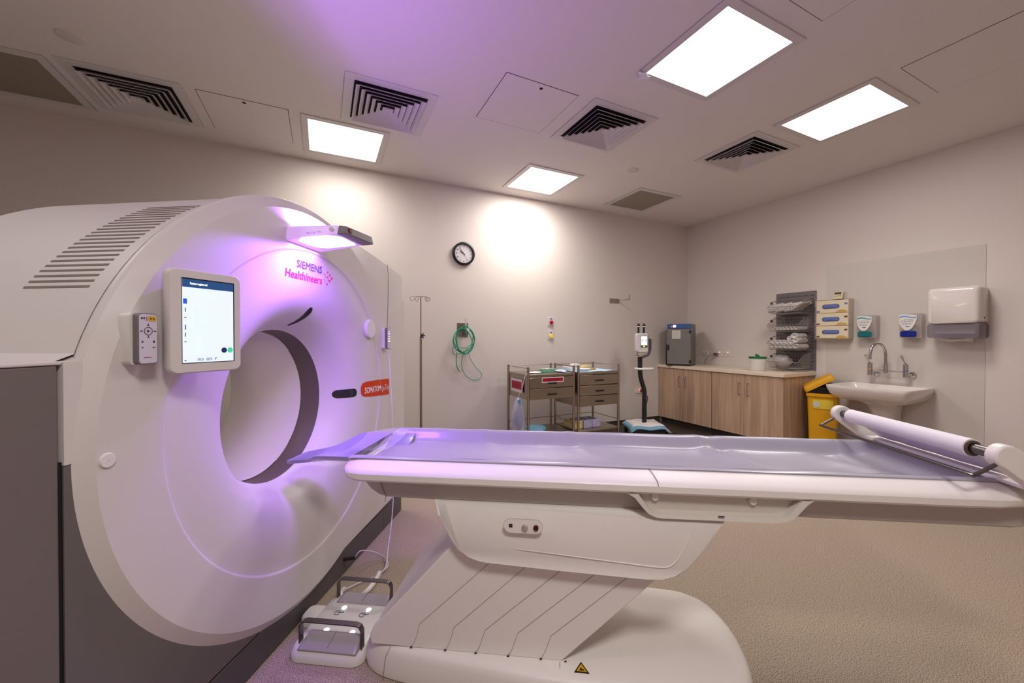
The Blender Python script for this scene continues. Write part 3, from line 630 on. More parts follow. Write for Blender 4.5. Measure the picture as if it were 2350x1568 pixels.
# mattress
mt=thing('table_mattress','long glossy grey wrinkled mattress lying in the trough of the couch','mattress',TF,(1.45,0,.84))
random.seed(3)
import mathutils
mb=M(); rows=[]; NS=150
creases=[(1.86,.10,.016,.05),(1.91,.16,-.012,.035),(2.28,.0,.012,.06),(2.36,.1,-.010,.05),(.80,.22,.006,.03),(1.25,.22,.006,.03)]
for i in range(NS+1):
    s=.345+(2.70-.345)*i/NS
    e=max(0,min(1,(s-.345)/.02,(2.70-s)/.03)); row=[]
    for j in range(41):
        t_=-1+2*j/40; v=.264*t_; a=abs(t_)
        q_=max(0,min(1,(a-.68)/.25)); z=.782+.010*a+.053*(q_*q_*(3-2*q_))
        if a>.94: z-=.10*(a-.94)
        nz=mathutils.noise.noise(Vector((s*2.2,v*5,1.3)))*.004+mathutils.noise.noise(Vector((s*7,v*9,4.1)))*.0012
        if a>.6: nz+=mathutils.noise.noise(Vector((s*5,t_*2,7)))*.0035
        if s>2.5: f_=min(1,(s-2.5)/.2); z+=(.842-z)*f_*f_*(3-2*f_)*.8*(a<.9)
        for cs,cv,am,wd in creases:
            d=(s-cs)-(.25-v)*.5; nz+=am*1.1*math.exp(-(d/wd)**2)*math.exp(-((v-cv)/.13)**2)
        row.append((s,v,z+nz*(1 if a<.95 else .5)-(1-e)*.004))
    rows.append(row)
bot=[[(p[0],p[1],min(p[2]-.006,.80) if abs(p[1])<.238 else p[2]-.004) for p in r_[::-1]] for r_ in rows]
mb.loft([a+b for a,b in zip(rows,bot)]); 
mo=obj('mattress_pad',mb,mat('mattress_grey',(166,161,172),.33,coat=.12),mt,smooth=60)
b=M(); b.tube(smoothpts([(.36,-.238,.8395),(.9,-.240,.8405),(1.5,-.239,.8405),(2.1,-.241,.840),(2.58,-.236,.838)],8),.0022,6); obj('edge_piping',b,mat('piping_grey',(105,100,112),.35),mt)
fs=M(); R_=[]
for i in range(14):
    s=.20+.22*i/13
    R_.append([(s+.006*math.sin(j*.5),-.20+.38*j/16,.790+.055*((-.20+.38*j/16)/.2)**2+.003*math.sin(i*.45+j*.3)+.02*min(1,i/9)) for j in range(17)])
fs.loft(R_,False,False)
fm=mat('clear_film',(235,225,250),.12,alpha=.22)
tag(obj('plastic_sheet',fs,fm,fr=TF,org=(.3,0,.82),fix=False,smooth=60),'clear thin plastic sheet draped over the head end of the mattress','plastic sheet')

# ------------------------------------------------------------------ cabinets, worktop (room frame)
wood=rampmat('pale_oak',[(0,(138,110,88)),(.4,(170,140,115)),(.6,(186,156,130)),(1,(206,180,152))],9,.5,stretch=(3,3,.16),detail=5)
sthl=mat('handle_steel',(170,166,162),.25,metal=1)
FX=4.735
for idx,(y1,y0,lab) in enumerate(((4.5,3.572,'pale wood base cabinet in the corner under the grey warming cabinet'),(3.568,2.655,'pale wood base cabinet at the open end beside the yellow bin'))):
    t=thing('base_cabinet',lab,'cabinet',WF,((FX+XR)/2,(y0+y1)/2,0),'pale wood base cabinets')
    obj('carcass',M().box(FX+.02,XR-.001,y0,y1-.002,.1,.868),wood,t)
    obj('plinth',M().box(FX+.07,XR-.001,y0+.001,y1-.001,0,.1),borderm,t)
    ym=4.037 if idx==0 else 3.117
    for a,b in ((y0,ym-.0015),(ym+.0015,y1-.004)):
        d=obj('door',M().box(FX,FX+.018,a+.001,b,.1,.866),wood,t,bevel=.001)
        hy=(b-.055) if b<ym else (a+.055)
        hb=M().tube(smoothpts([(FX,hy,.758),(FX-.022,hy,.756),(FX-.028,hy,.745),(FX-.028,hy,.62),(FX-.022,hy,.608),(FX,hy,.606)],4),.005,8); obj('handle',hb,sthl,d)
tag(obj('worktop',M().box(FX-.02,XR-.001,2.64,YB-.001,.868,.908),mat('worktop_cream',(222,206,184),.4),org=(5.05,3.6,.868),bevel=.003),'cream laminate worktop over the pale wood cabinets','worktop')
# warming cabinet
wa=math.radians(-60)   # door faces left/front
WFm=((4.845,3.985,0),math.radians(-60))  # local x along door toward corner? 
wc=thing('warming_cabinet','grey metal warming cabinet with a blue control strip standing on the worktop corner','cabinet',((4.835,3.985,0),math.radians(-60)),(0,0,.908))
gm_=mat('warmer_grey',(112,110,108),.4,metal=.3)
obj('body',M().box(-.33,0,.02,.40,.925,1.53),gm_,wc,bevel=.004)
obj('base_frame',M().box(-.33,0,.0,.40,.910,.925),black,wc)
dd=obj('door',M().box(-.33,-.002,0,.02,.93,1.455),mat('warmer_door',(124,120,116),.4,metal=.2),wc,bevel=.003)
obj('latch',M().box(-.322,-.300,-.008,0,1.14,1.22),black,dd)
for z in (.95,1.39): obj('hinge',M().box(-.022,.004,-.010,.004,z,z+.045),black,dd)
obj('notice',M().box(-.26,-.14,-.0012,0,1.31,1.435),mat('notice_paper',(205,198,190),.7),dd)
b=M()
for k in range(5): b.box(-.25,-.16,-.0018,-.0012,1.33+k*.02,1.3315+k*.02)
obj('notice_lines',b,mat('notice_ink',(150,145,140),.7),dd)
cs_=obj('control_strip',M().box(-.33,-.002,.0,.02,1.46,1.53),mat('strip_blue',(60,92,150),.4),wc,bevel=.003)
obj('red_lamp',M().box(-.272,-.255,-.002,0,1.483,1.50),mat('lamp_red',(255,60,30),.4,emit=(255,60,20),estr=3),cs_)
obj('display',M().box(-.245,-.205,-.002,0,1.480,1.512),mat('disp_white',(255,255,255),.4,emit=(240,250,255),estr=1.6),cs_)
obj('side_rail',M().box(-.352,-.334,.03,.06,.912,1.22),black,wc)
# bucket
bx,by=4.93,3.07
t=thing('wipes_bucket','small white plastic bucket with a green lid on the worktop','bucket',WF,(bx,by,.908))
obj('tub',M().lathe([(.001,.909),(.078,.909),(.082,.915),(.094,1.06),(.097,1.062),(.097,1.07),(.09,1.07)],32,(bx,by,0)),white3,t)
ld=obj('lid',M().lathe([(.099,1.062),(.101,1.066),(.100,1.082),(.092,1.087),(.001,1.088)],32,(bx,by,0)),mat('lid_green',(22,110,62),.35),t,label='green lid')
obj('lid_cap',M().tube([(bx,by-.01,1.087),(bx-.003,by+.012,1.105),(bx-.008,by+.02,1.118)],[.018,.016,.011],12),MATS['lid_green'],ld)
obj('lettering_band',M().box(bx-.0,bx,by,by,.99,.99),ink,t) if False else None
# sockets on the right wall
def rw(name,x0,x1,z0,z1,y0,y1): pass
plm=mat('socket_plate',(228,218,210),.4)
for yc,lab,on in ((4.17,'wall power socket half hidden behind the warming cabinet',0),(3.935,'wall power socket with a grey plug and lit orange switch',1),(3.80,'wall power socket with lit switch and nothing plugged in',2)):
    t=thing('power_socket',lab,'socket',RF,(-yc,0,1.09),'power sockets above the worktop')
    obj('plate',M().box(-yc-.058,-yc+.058,-.009,0,1.053,1.127),plm,t,bevel=.002)
    b=M()
    for dx in (-.034,.02): b.box(-yc+dx-.004,-yc+dx+.004,-.0095,-.009,1.075,1.088); b.box(-yc+dx+.008,-yc+dx+.012,-.0095,-.009,1.075,1.088)
    obj('slots',b,ink,t)
    if on: obj('switch_lamp',M().disc((-yc+.02,-.009,1.107),.006,'y',12,.002),mat('neon_orange',(255,140,60),.4,emit=(255,120,40),estr=5),t)
t=thing('warmer_power_cord','grey power cord with plug running from the warming cabinet to the wall','cord',RF,(-3.96,0,1.07))
obj('plug',M().box(-3.99,-3.935,-.05,-.0095,1.055,1.095),mat('plug_grey',(96,90,92),.5),t,bevel=.006)
obj('cord',M().tube(smoothpts([(-3.965,-.05,1.07),(-4.0,-.08,1.06),(-4.05,-.10,1.02),(-4.09,-.10,.96),(-4.12,-.08,.925)],6),.004,6),MATS['plug_grey'],t)
# back wall socket by the pole
t=thing('power_socket','low wall power socket with a red light behind the injector pole','socket',WF,(4.315,YB,.52))
obj('plate',M().box(4.262,4.378,YB-.009,YB,.483,.557),plm,t,bevel=.002)
obj('switch_lamp',M().disc((4.335,YB-.009,.532),.011,'y',12,.003),mat('neon_red',(255,50,30),.4,emit=(255,50,30),estr=6),t)
obj('plug',M().box(4.348,4.385,YB-.045,YB-.0095,.505,.54),black,t,bevel=.005)

# ------------------------------------------------------------------ pegboard and baskets (RF: x=-Y, y into wall)
pgm=mat('pegboard_grey',(112,106,106),.45,metal=.4)
t=thing('louvre_board','tall grey slotted metal wall panel that carries the wire baskets','wall panel',RF,(-2.87,0,.925))
obj('board',M().box(-3.1,-2.64,-.014,-.0005,.925,1.895),pgm,t,bevel=.002)
b=M()
for r_ in range(23):
    for c_ in range(6):
        x0=-3.075+c_*.072+(.0 if r_%2 else .012); z0=.945+r_*.0405
        b.box(x0,x0+.05,-.0165,-.0135,z0,z0+.011)
obj('louvres',b,mat('louvre_dark',(84,78,80),.5,metal=.3),t,smooth=0)
b=M()
for r_ in range(23): b.disc((-2.652,-.014,.945+r_*.0405),.004,'y',8,.0006)
obj('edge_holes',b,mat('hole_light',(190,180,172),.6),t)
wire=mat('basket_wire',(176,172,170),.3,metal=.7)
bl=['top wire basket on the slotted wall panel, full of flat packs','second wire basket from the top, a row of small rolls in it','third wire basket from the top, heaped with white rolled packs','bottom wire basket near the worktop with a clear plastic bag']
BX0,BX1=-3.02,-2.70
def basket(zt,lab):
    # zt = top of back
    t=thing('wire_basket',lab,'basket',RF,(-2.86,-.13,zt-.16),'wire baskets on the slotted wall panel')
    b=M(); D=.30; zb=zt-.175; zf=zt-.10; xa,xb=-3.04,-2.68
    rim=[(xa,-.018,zt),(xa,-.17,zt-.01),(xa+.002,-D-.015,zf),(xb-.002,-D-.015,zf),(xb,-.17,zt-.01),(xb,-.018,zt)]
    b.tube(rim,.0035,6,closed=True)
    b2=M()
    F=[(xa+.02,-.03,zb),(xa+.02,-D+.02,zb),(xb-.02,-D+.02,zb),(xb-.02,-.03,zb)]
    b2.tube(F,.0025,5,closed=True)
    def rimz(y): return zt-.01*min(1,(-y)/.17) if y>-.17 else zt-.01-(zf and (.09)*((-y-.17)/(D+.015-.17)))
    n=18
    for i in range(n+1):
        x=xa+.004+(xb-xa-.008)*i/n; xf=xa+.02+(xb-xa-.04)*i/n
        b2.tube([(x,-D-.015,zf),(xf,-D+.02,zb),(xf,-.03,zb),(x,-.018,zt)],.0011,4)
    m=13
    for i in range(m+1):
        y=-.03-(D-.05)*i/m
        for xx,xi in ((xa,xa+.02),(xb,xb-.02)): b2.tube([(xx,y,rimz(y)),(xi,y,zb)],.0011,4)
        b2.tube([(xa+.02,y,zb),(xb-.02,y,zb)],.0011,4)
    for k in (.33,.66):
        z_=zb+(zf-zb)*k; yy=-D+.02-.035*k; b2.tube([(xa+.02-.02*k,yy,z_),(xb-.02+.02*k,yy,z_)],.0011,4)
    obj('rim',b,wire,t); obj('mesh',b2,wire,t)
    obj('label_holder',M().box(xa-.004,xa+.0,-.235,-.19,zt-.055,zt-.025),mat('tag_dark',(40,50,46),.5),t)
    return t
ZT=[1.80,1.575,1.35,1.125]
for z,l in zip(ZT,bl): basket(z,l)
pk_=rampmat('pack_print',[(0,(120,112,112)),(.35,(176,168,164)),(.55,(214,206,202)),(1,(232,226,222))],60,.6,stretch=(1,1,2))
pkg=mat('pack_paper',(205,194,188),.6)
# flat packs
proto=None
for k in range(9):
    t=None
    x=0; ti=1.0
    b=M(); R=Matrix.Rotation(-ti*.32-.3,3,'Y')@Matrix.Rotation(.12,3,'X')
    b.obox((0,0,0),.075,.11,.005,R)
    for i in (-1,1): b.obox((0,i*.105,.001),.074,.004,.009,R)
    z=1.635+.010*k
    o=obj('flat_pack',b,pk_ if k%2 else pkg,fr=((XR-.165,3.0-.036*k,0),-PI/2),org=(0,0,0),bevel=.002)
    o.location=(XR-.165,3.0-.034*k+.0,1.695+.006*(k%3))
    tag(o,'flat white paper-wrapped pack lying in the top wire basket' ,'pack','flat packs in the top wire basket')
# small rolls in the second basket
def roll(r,L,seed):
    random.seed(seed); b=M(); n=20; rings=[]
    for i in range(9):
        y=-L/2+L*i/8; rings.append([((r*(1+.10*mathutils.noise.noise(Vector((math.cos(2*PI*k/n)*2,y*20,seed)))))*math.cos(2*PI*k/n),y,(r*(.92+.10*mathutils.noise.noise(Vector((math.sin(2*PI*k/n)*2,y*20,seed+5)))))*math.sin(2*PI*k/n)) for k in range(n)])
    b.loft(rings,False)
    # spiral dimple ends
    for y,sg_ in ((-L/2,1),(L/2,-1)):
        b.loft([rings[0] if sg_>0 else rings[-1],[(.8*p[0],y-.006*sg_,.8*p[2]) for p in (rings[0] if sg_>0 else rings[-1])],[(.45*p[0],y+.006*sg_,.45*p[2]) for p in (rings[0] if sg_>0 else rings[-1])],[(.05*p[0],y+.016*sg_,.05*p[2]) for p in (rings[0] if sg_>0 else rings[-1])]],False)
    return b
for k in range(7):
    o=obj('small_roll',roll(.025,.19,k+1),pk_,fr=((XR-.16,2.985-.043*k,1.438),-PI/2))
    tag(o,'small white printed roll in the second wire basket','pack','small rolls in the second wire basket')
rp=[(0,0,0)]
for k in range(6):
    o=obj('rolled_pack',roll(.033,.22,k+20),pk_,fr=((XR-.17,2.99-.053*k,1.219),-PI/2)); tag(o,'white rolled pack in the bottom layer of the third wire basket','pack','rolled packs, bottom layer of the third wire basket')
for k in range(5):
    o=obj('rolled_pack',roll(.031,.22,k+30),pk_,fr=((XR-.17,2.975-.052*k,1.268),-PI/2)); tag(o,'white rolled pack in the middle layer of the third wire basket','pack','rolled packs, middle layer of the third wire basket')
for (yy,zz,r_,lab) in ((2.80,1.318,.028,'small white rolled pack leaning left on top of the third basket heap'),(2.745,1.345,.040,'largest white rolled pack, topmost of the third basket heap'),(2.73,1.292,.034,'white rolled pack under the topmost one in the third basket')):
    o=obj('rolled_pack',roll(r_,.2,int(yy*100)),pk_,fr=((XR-.17,yy,zz),-PI/2)); tag(o,lab,'pack')
# plastic bag in bottom basket
b=M(); rings=[]
for i in range(12):
    a=max(.03,PI*i/12); rings.append([(-2.93+(.10*math.sin(a)+.012*math.sin(5*p+i))*math.cos(p),-.17+(.09*math.sin(a)+.01*math.cos(4*p+i))*math.sin(p),1.03+.075*math.cos(a)+.008*math.sin(3*p+i)) for p in [2*PI*k/20 for k in range(20)]])
b.loft(rings); tag(obj('plastic_bag',b,mat('bag_film',(215,208,208),.2,alpha=.55,coat=.3),fr=RF,org=(-2.93,-.17,.96)),'crumpled clear plastic bag in the bottom wire basket','bag')

# ------------------------------------------------------------------ glove boxes + timer
t=thing('glove_box_holder','clear acrylic wall holder for three glove boxes','holder',RF,(-2.435,0,1.31))
acr=mat('acrylic',(225,215,210),.08,alpha=.25)
b=M().box(-2.60,-2.27,-.004,0,1.31,1.765); b.box(-2.60,-2.27,-.115,0,1.306,1.311); b.box(-2.60,-2.27,-.115,0,1.762,1.766)
obj('back_plate',b,acr,t)
b=M().box(-2.602,-2.598,-.115,0,1.31,1.765); b.box(-2.272,-2.268,-.115,0,1.31,1.765); obj('side_plate',b,acr,t)
gb=mat('glove_box_card',(222,208,180),.6); gt=mat('glove_box_tan',(200,160,90),.6)
glv=mat('glove_blue',(96,112,170),.6)
for k,lab in enumerate(('bottom box of blue gloves in the clear wall holder, dark glove fold in its slot','middle box of blue gloves in the clear wall holder, red corner mark','top box of blue gloves in the clear wall holder, blue corner marks')):
    z0=1.314+k*.147; t=thing('glove_box',lab,'box',RF,(-2.435,-.05,z0),'glove boxes in the clear wall holder')
    obj('carton',M().box(-2.592,-2.278,-.108,-.006,z0,z0+.145),gb,t,bevel=.003)
    obj('slot',M().loft([[(x,y,z) for x,z in rrect(-2.53,-2.36,z0+.050,z0+.100,.024)] for y in (-.1085,-.1095)]),mat('slot_shadow',(50,52,80),.7),t,smooth=0)
    b=M(); rings=[]
    P=rrect(-2.525,-2.365,z0+.053,z0+.097,.02); cx_=-2.445; cz_=z0+.075
    for q,(kk,yy) in enumerate(((1,-.1095),(.8,-.114),(.5,-.1155),(.05,-.1145))): rings.append([(cx_+(x-cx_)*kk,yy-.0015*math.sin(9*x*30+q),cz_+(z-cz_)*kk) for x,z in P])
    b.loft(rings); obj('glove',b,glv,t)
    b=M().loft([[(x,y,z) for x,z in ((-2.40,z0+.006),(-2.30,z0+.006),(-2.285,z0+.018),(-2.33,z0+.034),(-2.36,z0+.036),(-2.385,z0+.022))] for y in (-.1084,-.109)]); b.box(-2.59,-2.28,-.1088,-.108,z0+.001,z0+.006); obj('print_motif',b,gt,t,smooth=0)
    cm=mat('mark_%s'%('blue','red','brown')[2-k if k<3 else 0],((96,120,190),(110,50,50),(110,90,80))[2-k],.6)
    b=M().box(-2.588,-2.555,-.1088,-.108,z0+.012,z0+.03); b.box(-2.315,-2.285,-.1088,-.108,z0+.09,z0+.11); obj('corner_mark',b,cm,t)
t=thing('wall_timer','small cream digital timer leaning on top of the glove box holder','timer',RF,(-2.40,-.04,1.766))
obj('case',M().hexa([(-2.447,-.07,1.767),(-2.355,-.07,1.767),(-2.355,-.045,1.767),(-2.447,-.045,1.767),(-2.447,-.04,1.855),(-2.355,-.04,1.855),(-2.355,-.02,1.855),(-2.447,-.02,1.855)]),mat('timer_cream',(214,200,164),.5),t,bevel=.003)
obj('display',M().hexa([(-2.435,-.0525,1.822),(-2.37,-.0525,1.822),(-2.37,-.050,1.822),(-2.435,-.050,1.822),(-2.435,-.0445,1.845),(-2.37,-.0445,1.845),(-2.37,-.042,1.845),(-2.435,-.042,1.845)]),mat('lcd',(70,66,58),.3),t)
b=M()
for k in range(4): b.box(-2.433+k*.018,-2.422+k*.018,-.0605,-.055,1.800,1.806)
obj('buttons',b,mat('timer_btn',(120,105,90),.5),t)

# ------------------------------------------------------------------ soap dispensers
def soap(x0,x1,wave,bottom,lab):
    xc=(x0+x1)/2; t=thing('soap_dispenser',lab,'dispenser',RF,(xc,0,1.31),'clear soap dispensers above the basin')
    hw=(x1-x0)/2
    obj('clear_housing',M().loft([[(xc+x,y,z) for x,z in rrect(-hw,hw,1.315,1.565,.02)] for y in (-.001,-.09)]),mat('housing_clear',(190,176,172),.15,alpha=.45),t,smooth=40,bevel=.004)
    sh=[(-.082,1.555),(-.05,1.56),(0,1.555),(.05,1.545),(.052,1.51),(.038,1.46),(.015,1.415),(-.01,1.395),(-.035,1.395),(-.06,1.42),(-.076,1.46),(-.083,1.51)]
    obj('front_label',M().loft([[(xc+x,y,z) for x,z in sh] for y in (-.0905,-.102)]),white3,t,smooth=0,bevel=.003)
    wv=[(-.078,1.535),(-.05,1.545),(-.02,1.542),(.01,1.530),(.047,1.528),(.047,1.518),(.01,1.520),(-.02,1.530),(-.05,1.533),(-.078,1.522)]
    obj('wave_print',M().loft([[(xc+x,y,z) for x,z in wv] for y in (-.102,-.1035)]),wave,t,smooth=0)
    b=M()
    for i in range(4):
        b.tube([(xc-.058+i*.024+.007*math.cos(a),-.1035,1.488+.007*math.sin(a)) for a in [2*PI*q/12 for q in range(12)]],.001,4,closed=True)
    for i in range(3): b.tube([(xc-.048+i*.024+.007*math.cos(a),-.1035,1.462+.007*math.sin(a)) for a in [2*PI*q/12 for q in range(12)]],.001,4,closed=True)
    b.box(xc-.03,xc-.003,-.1036,-.102,1.432,1.440); b.box(xc-.045,xc+.03,-.1036,-.102,1.505,1.5065)
    obj('printed_marks',b,mat('mark_slate',(90,96,120),.6),t)
    b=M().loft([[(xc+x,y,z) for x,z in rrect(-.076,.045,1.33,1.392,.018)] for y in (-.02,-.098)]); obj('soap_pouch',b,bottom,t,smooth=40,bevel=.006)
soap(-2.205,-2.04,mat('wave_teal',(40,150,150),.5),mat('pouch_teal',(16,104,112),.3),'clear soap dispenser with a teal pouch, left of the blue one')
soap(-1.855,-1.69,mat('wave_blue',(110,160,210),.5),mat('pouch_blue',(14,32,130),.3),'clear soap dispenser with a dark blue pouch, next to the towel dispenser')
# towel dispenser
t=thing('towel_dispenser','large white paper towel dispenser with grey see-through lower half','dispenser',RF,(-1.45,0,1.31))
X0,X1=-1.625,-1.285
obj('cover',M().loft([[(x,y,z) for x,z in rrect(X0+i,X1-i,1.455,1.785-i,.03)] for y,i in ((-.001,0),(-.17,0),(-.195,.012),(-.203,.03))]),mat('gloss_white',(224,214,208),.15,coat=.5),t,smooth=45)
obj('window',M().loft([[(x,y,z) for x,z in rrect(X0-.004+i,X1+.004-i,1.318,1.456,.025)] for y,i in ((-.001,0),(-.165,0),(-.192,.012))]),mat('smoke_plastic',(130,120,132),.2,alpha=.6),t,smooth=45,label='smoky translucent lower window')
obj('paper_stack',M().box(X0+.04,X1-.04,-.15,-.02,1.36,1.45),mat('towel_paper',(215,205,200),.8),t)
b=M(); b.loft([[(x,-.11-.02*math.sin(PI*(x-X0)/(X1-X0)),1.325-.018*math.sin(PI*i/9)-0) for i,x in enumerate([X0+.06+.22*j/9 for j in range(10)])],[(x,-.10,1.285+.006*math.cos(x*40)) for x in [X0+.06+.22*j/9 for j in range(10)]]],False,False)
obj('paper_towel',b,MATS['towel_paper'],t,solid=.003,fix=False)
obj('lock',M().tube([(X1-.002,-.10,1.50),(X1+.003,-.10,1.50)],.008,12),ink,t)
# basin
bz=.83
t=thing('wash_basin','white ceramic wall basin with a semi pedestal below the lever tap','basin',RF,(-1.93,0,.4))
cer=mat('ceramic',(226,216,210),.08,coat=.6)
def bpoly(x0,x1,yf,r,n=6):
    P=rrect(x0,x1,yf,-.0,r,n)  # rounded at all corners, back corners squared
    return [(x,(0 if (y>-r) else y)) for x,y in P]
B0=rrect(-2.275,-1.61,-.60,-.001,.05)
def sc2(P,kx,ky,yo=0): 
    return [(-1.942+(x+1.942)*kx,(y+.0)*ky+yo) for x,y in P]
rg=[]
for kx,ky,z in ((.60,.62,bz-.165),(.80,.82,bz-.14),(.93,.95,bz-.09),(.985,.99,bz-.035),(1,1,bz-.006),(.995,.997,bz)): rg.append([(x,y,z) for x,y in sc2(B0,kx,ky)])
for kx,ky,yo,z in ((.94,.84,-.075,bz),(.92,.80,-.08,bz-.012),(.82,.68,-.10,bz-.08),(.6,.5,-.15,bz-.115),(.1,.1,-.25,bz-.12)): rg.append([(x,y,z) for x,y in sc2(B0,kx,ky,yo)])
obj('bowl',M().loft(rg,True),cer,t,smooth=50)
pp=rrect(-2.08,-1.80,-.30,-.001,.08)
def ps(k,z,yk=1): return [(-1.942+(x+1.942)*k,y*yk,z) for x,y in pp]
obj('semi_pedestal',M().loft([ps(.55,.30,.6),ps(.62,.42,.75),ps(.68,.55,.85),ps(.82,.63,1.05),ps(1.3,.69,1.5)]),cer,t,smooth=60)
# tap
t=thing('lever_tap','chrome wall tap with a high curved spout and two long levers','tap',RF,(-1.95,0,.96))
b=M(); b.tube([(-2.06,-.10,.975),(-1.81,-.10,.975)],.009,12); obj('bridge',b,chrome,t)
b=M().tube(smoothpts([(-1.955,-.10,.955),(-1.955,-.10,1.06),(-1.955,-.115,1.18),(-1.965,-.16,1.245),(-1.985,-.22,1.262),(-2.0,-.265,1.235),(-2.01,-.285,1.17),(-2.012,-.288,1.10)],6),.0135,14); obj('spout',b,chrome,t)
obj('spout_collar',M().cyl((-1.955,-.10,.96),(-1.955,-.10,1.045),.019,16),chrome,t)
for x,c_ in ((-2.085,mat('ring_orange',(220,150,40),.4)),(-1.80,mat('ring_blue',(40,90,190),.4))):
    vb=obj('valve_body',M().cyl((x,-.10,.925),(x,-.10,1.055),.021,20),chrome,t)
    obj('wall_flange',M().tube([(x+.02,-.0005,.945),(x+.02,-.02,.945),(x+.02,-.022,.945),(x,-.1,.95)],[.03,.03,.013,.013],16),chrome,t)
    obj('colour_ring',M().cyl((x,-.10,.985),(x,-.10,.992),.0218,20),c_,vb)
    obj('lever',M().tube([(x,-.10,1.055),(x-.008,-.13,1.09),(x-.014,-.16,1.14)],[.010,.007,.012],10),chrome,vb)
# bin
t=thing('clinical_waste_bin','tall yellow clinical waste bin with its lid ajar over black lining','bin',WF,(5.13,2.455,0))
yl=mat('bin_yellow',(214,156,8),.4)
BR=((5.13,2.455,0),math.radians(-62))
def bl_(x,y,z): return tuple(frame_mat(BR)@Vector((x,y,z)))
def brr(hx,hy,z,r=.03): return [bl_(x,y,z) for x,y in rrect(-hx,hx,-hy,hy,r)]
obj('tub',M().loft([brr(.115,.12,0.002),brr(.12,.125,.05),brr(.14,.15,.66)]+[brr(.152,.162,.665),brr(.152,.162,.70),brr(.140,.150,.70),brr(.13,.14,.60),brr(.01,.01,.58)],True),yl,t,smooth=40)
b=M(); rings=[]
for sc_,z in ((1,.69),(1.04,.715),(.95,.765),(.65,.80),(.05,.79)):
    rings.append([bl_((x*sc_)*1+.006*math.sin(i*2.3+z*90),y*sc_+.006*math.cos(i*1.9+z*70),z+.010*math.sin(i*1.7)) for i,(x,y) in enumerate(rrect(-.14,.14,-.15,.15,.03,8))])
b.loft(rings); obj('black_lining',b,mat('bin_liner',(10,9,12),.3),t)
Rl=Matrix.Rotation(math.radians(-33),4,'Y')
def ll(x,y,z):
    p=Rl@Vector((x+.15,y,z)); return bl_(p.x-.15,p.y,p.z+.705)
lid=M().loft([[ll(x*k,y*k,z) for x,y in rrect(-.155,.155,-.165,.165,.03)] for k,z in ((1,.0),(1.0,.03),(.93,.055),(.7,.066))]); obj('lid',lid,yl,t,smooth=40)
lb=obj('warning_label',M().loft([[bl_(x,-.148-.0011*0-.002*q+ (z-.5)*-.03,z) for x,z in ((-.09,.53),(.09,.53),(.09,.63),(-.09,.63))] for q in (0,1)]),mat('bin_label_yellow',(222,196,60),.5),t,smooth=0)
lb2=M().loft([[bl_(x,-.1525+ (z-.5)*-.03,z) for x,z in ((-.06+.035*math.cos(a),.58+.035*math.sin(a)) for a in [2*PI*i/20 for i in range(20)])],[bl_(x,-.1535+ (z-.5)*-.03,z) for x,z in ((-.06+.035*math.cos(a),.58+.035*math.sin(a)) for a in [2*PI*i/20 for i in range(20)])]])
obj('round_sign',lb2,mat('sign_pale',(200,200,180),.5),lb,smooth=0)

# ------------------------------------------------------------------ back wall things
cx,cz=1.531,2.333
t=thing('wall_clock','round black framed clock on the back wall beside the scanner','clock',WF,(cx,YB,cz))
def ydisc(prof,c,n=48): # prof (r,y)
    return M().loft([[(c[0]+r*math.cos(2*PI*k/n),y,c[1]+r*math.sin(2*PI*k/n)) for k in range(n)] for r,y in prof],False)
obj('rim',ydisc([(.138,YB),(.138,YB-.03),(.132,YB-.036),(.118,YB-.036),(.112,YB-.025),(.111,YB-.02)],(cx,cz)),black,t,smooth=50)
obj('dial',ydisc([(.112,YB-.019),(.001,YB-.020)],(cx,cz)),mat('dial_white',(214,208,210),.5),t)
b=M()
for k in range(12):
    a=PI/2-k*PI/6; s_=str(12 if k==0 else k); wd=.016*len(s_)*.62; u=textmesh(s_,.022,(cx+.090*math.cos(a)-wd/2,YB-.0212,cz+.090*math.sin(a)-.0075),(1,0,0),(0,0,1),bold=.0006); b.add(u.v,u.f)
for k in range(60):
    a=k*PI/30; b.tube([(cx+.102*math.cos(a),YB-.0211,cz+.102*math.sin(a)),(cx+.108*math.cos(a),YB-.0211,cz+.108*math.sin(a))],.0006,4)
obj('numerals',b,ink,t,smooth=0)
for nm,a,L,r in (('hour_hand',math.radians(148),.05,.0032),('minute_hand',math.radians(128),.082,.0024)):
    obj(nm,M().tube([(cx-.02*math.cos(a),YB-.0235,cz-.02*math.sin(a)),(cx+L*math.cos(a),YB-.0235,cz+L*math.sin(a))],r,6),black,t)
obj('second_hand',M().tube([(cx-.02,YB-.0245,cz+.03),(cx+.05,YB-.0245,cz-.07)],.0008,5),black,t)
# oxygen outlet
t=thing('oxygen_outlet','steel wall plate with a clear flow meter and valve on the back wall','gas outlet',WF,(1.522,YB,1.41))
obj('plate',M().box(1.453,1.59,YB-.006,YB,1.336,1.50),steel,t,bevel=.001)
obj('flow_tube',M().cyl((1.545,YB-.05,1.42),(1.545,YB-.05,1.555),.011,14),mat('tube_clear',(220,205,215),.1,alpha=.6),t)
obj('valve',M().tube([(1.548,YB-.006,1.412),(1.548,YB-.075,1.412)],.016,16),chrome,t)
obj('flow_knob',M().tube([(1.558,YB-.075,1.42),(1.558,YB-.09,1.42)],.016,16),white3,t)
obj('nozzle',M().tube([(1.548,YB-.05,1.405),(1.548,YB-.05,1.37)],[.011,.005],12),chrome,t)
gr=mat('tube_green',(16,150,116),.35)
b=M(); cxx,czz=1.515,1.29
random.seed(11)
P=[(1.548,YB-.05,1.375),(1.55,YB-.06,1.33)]
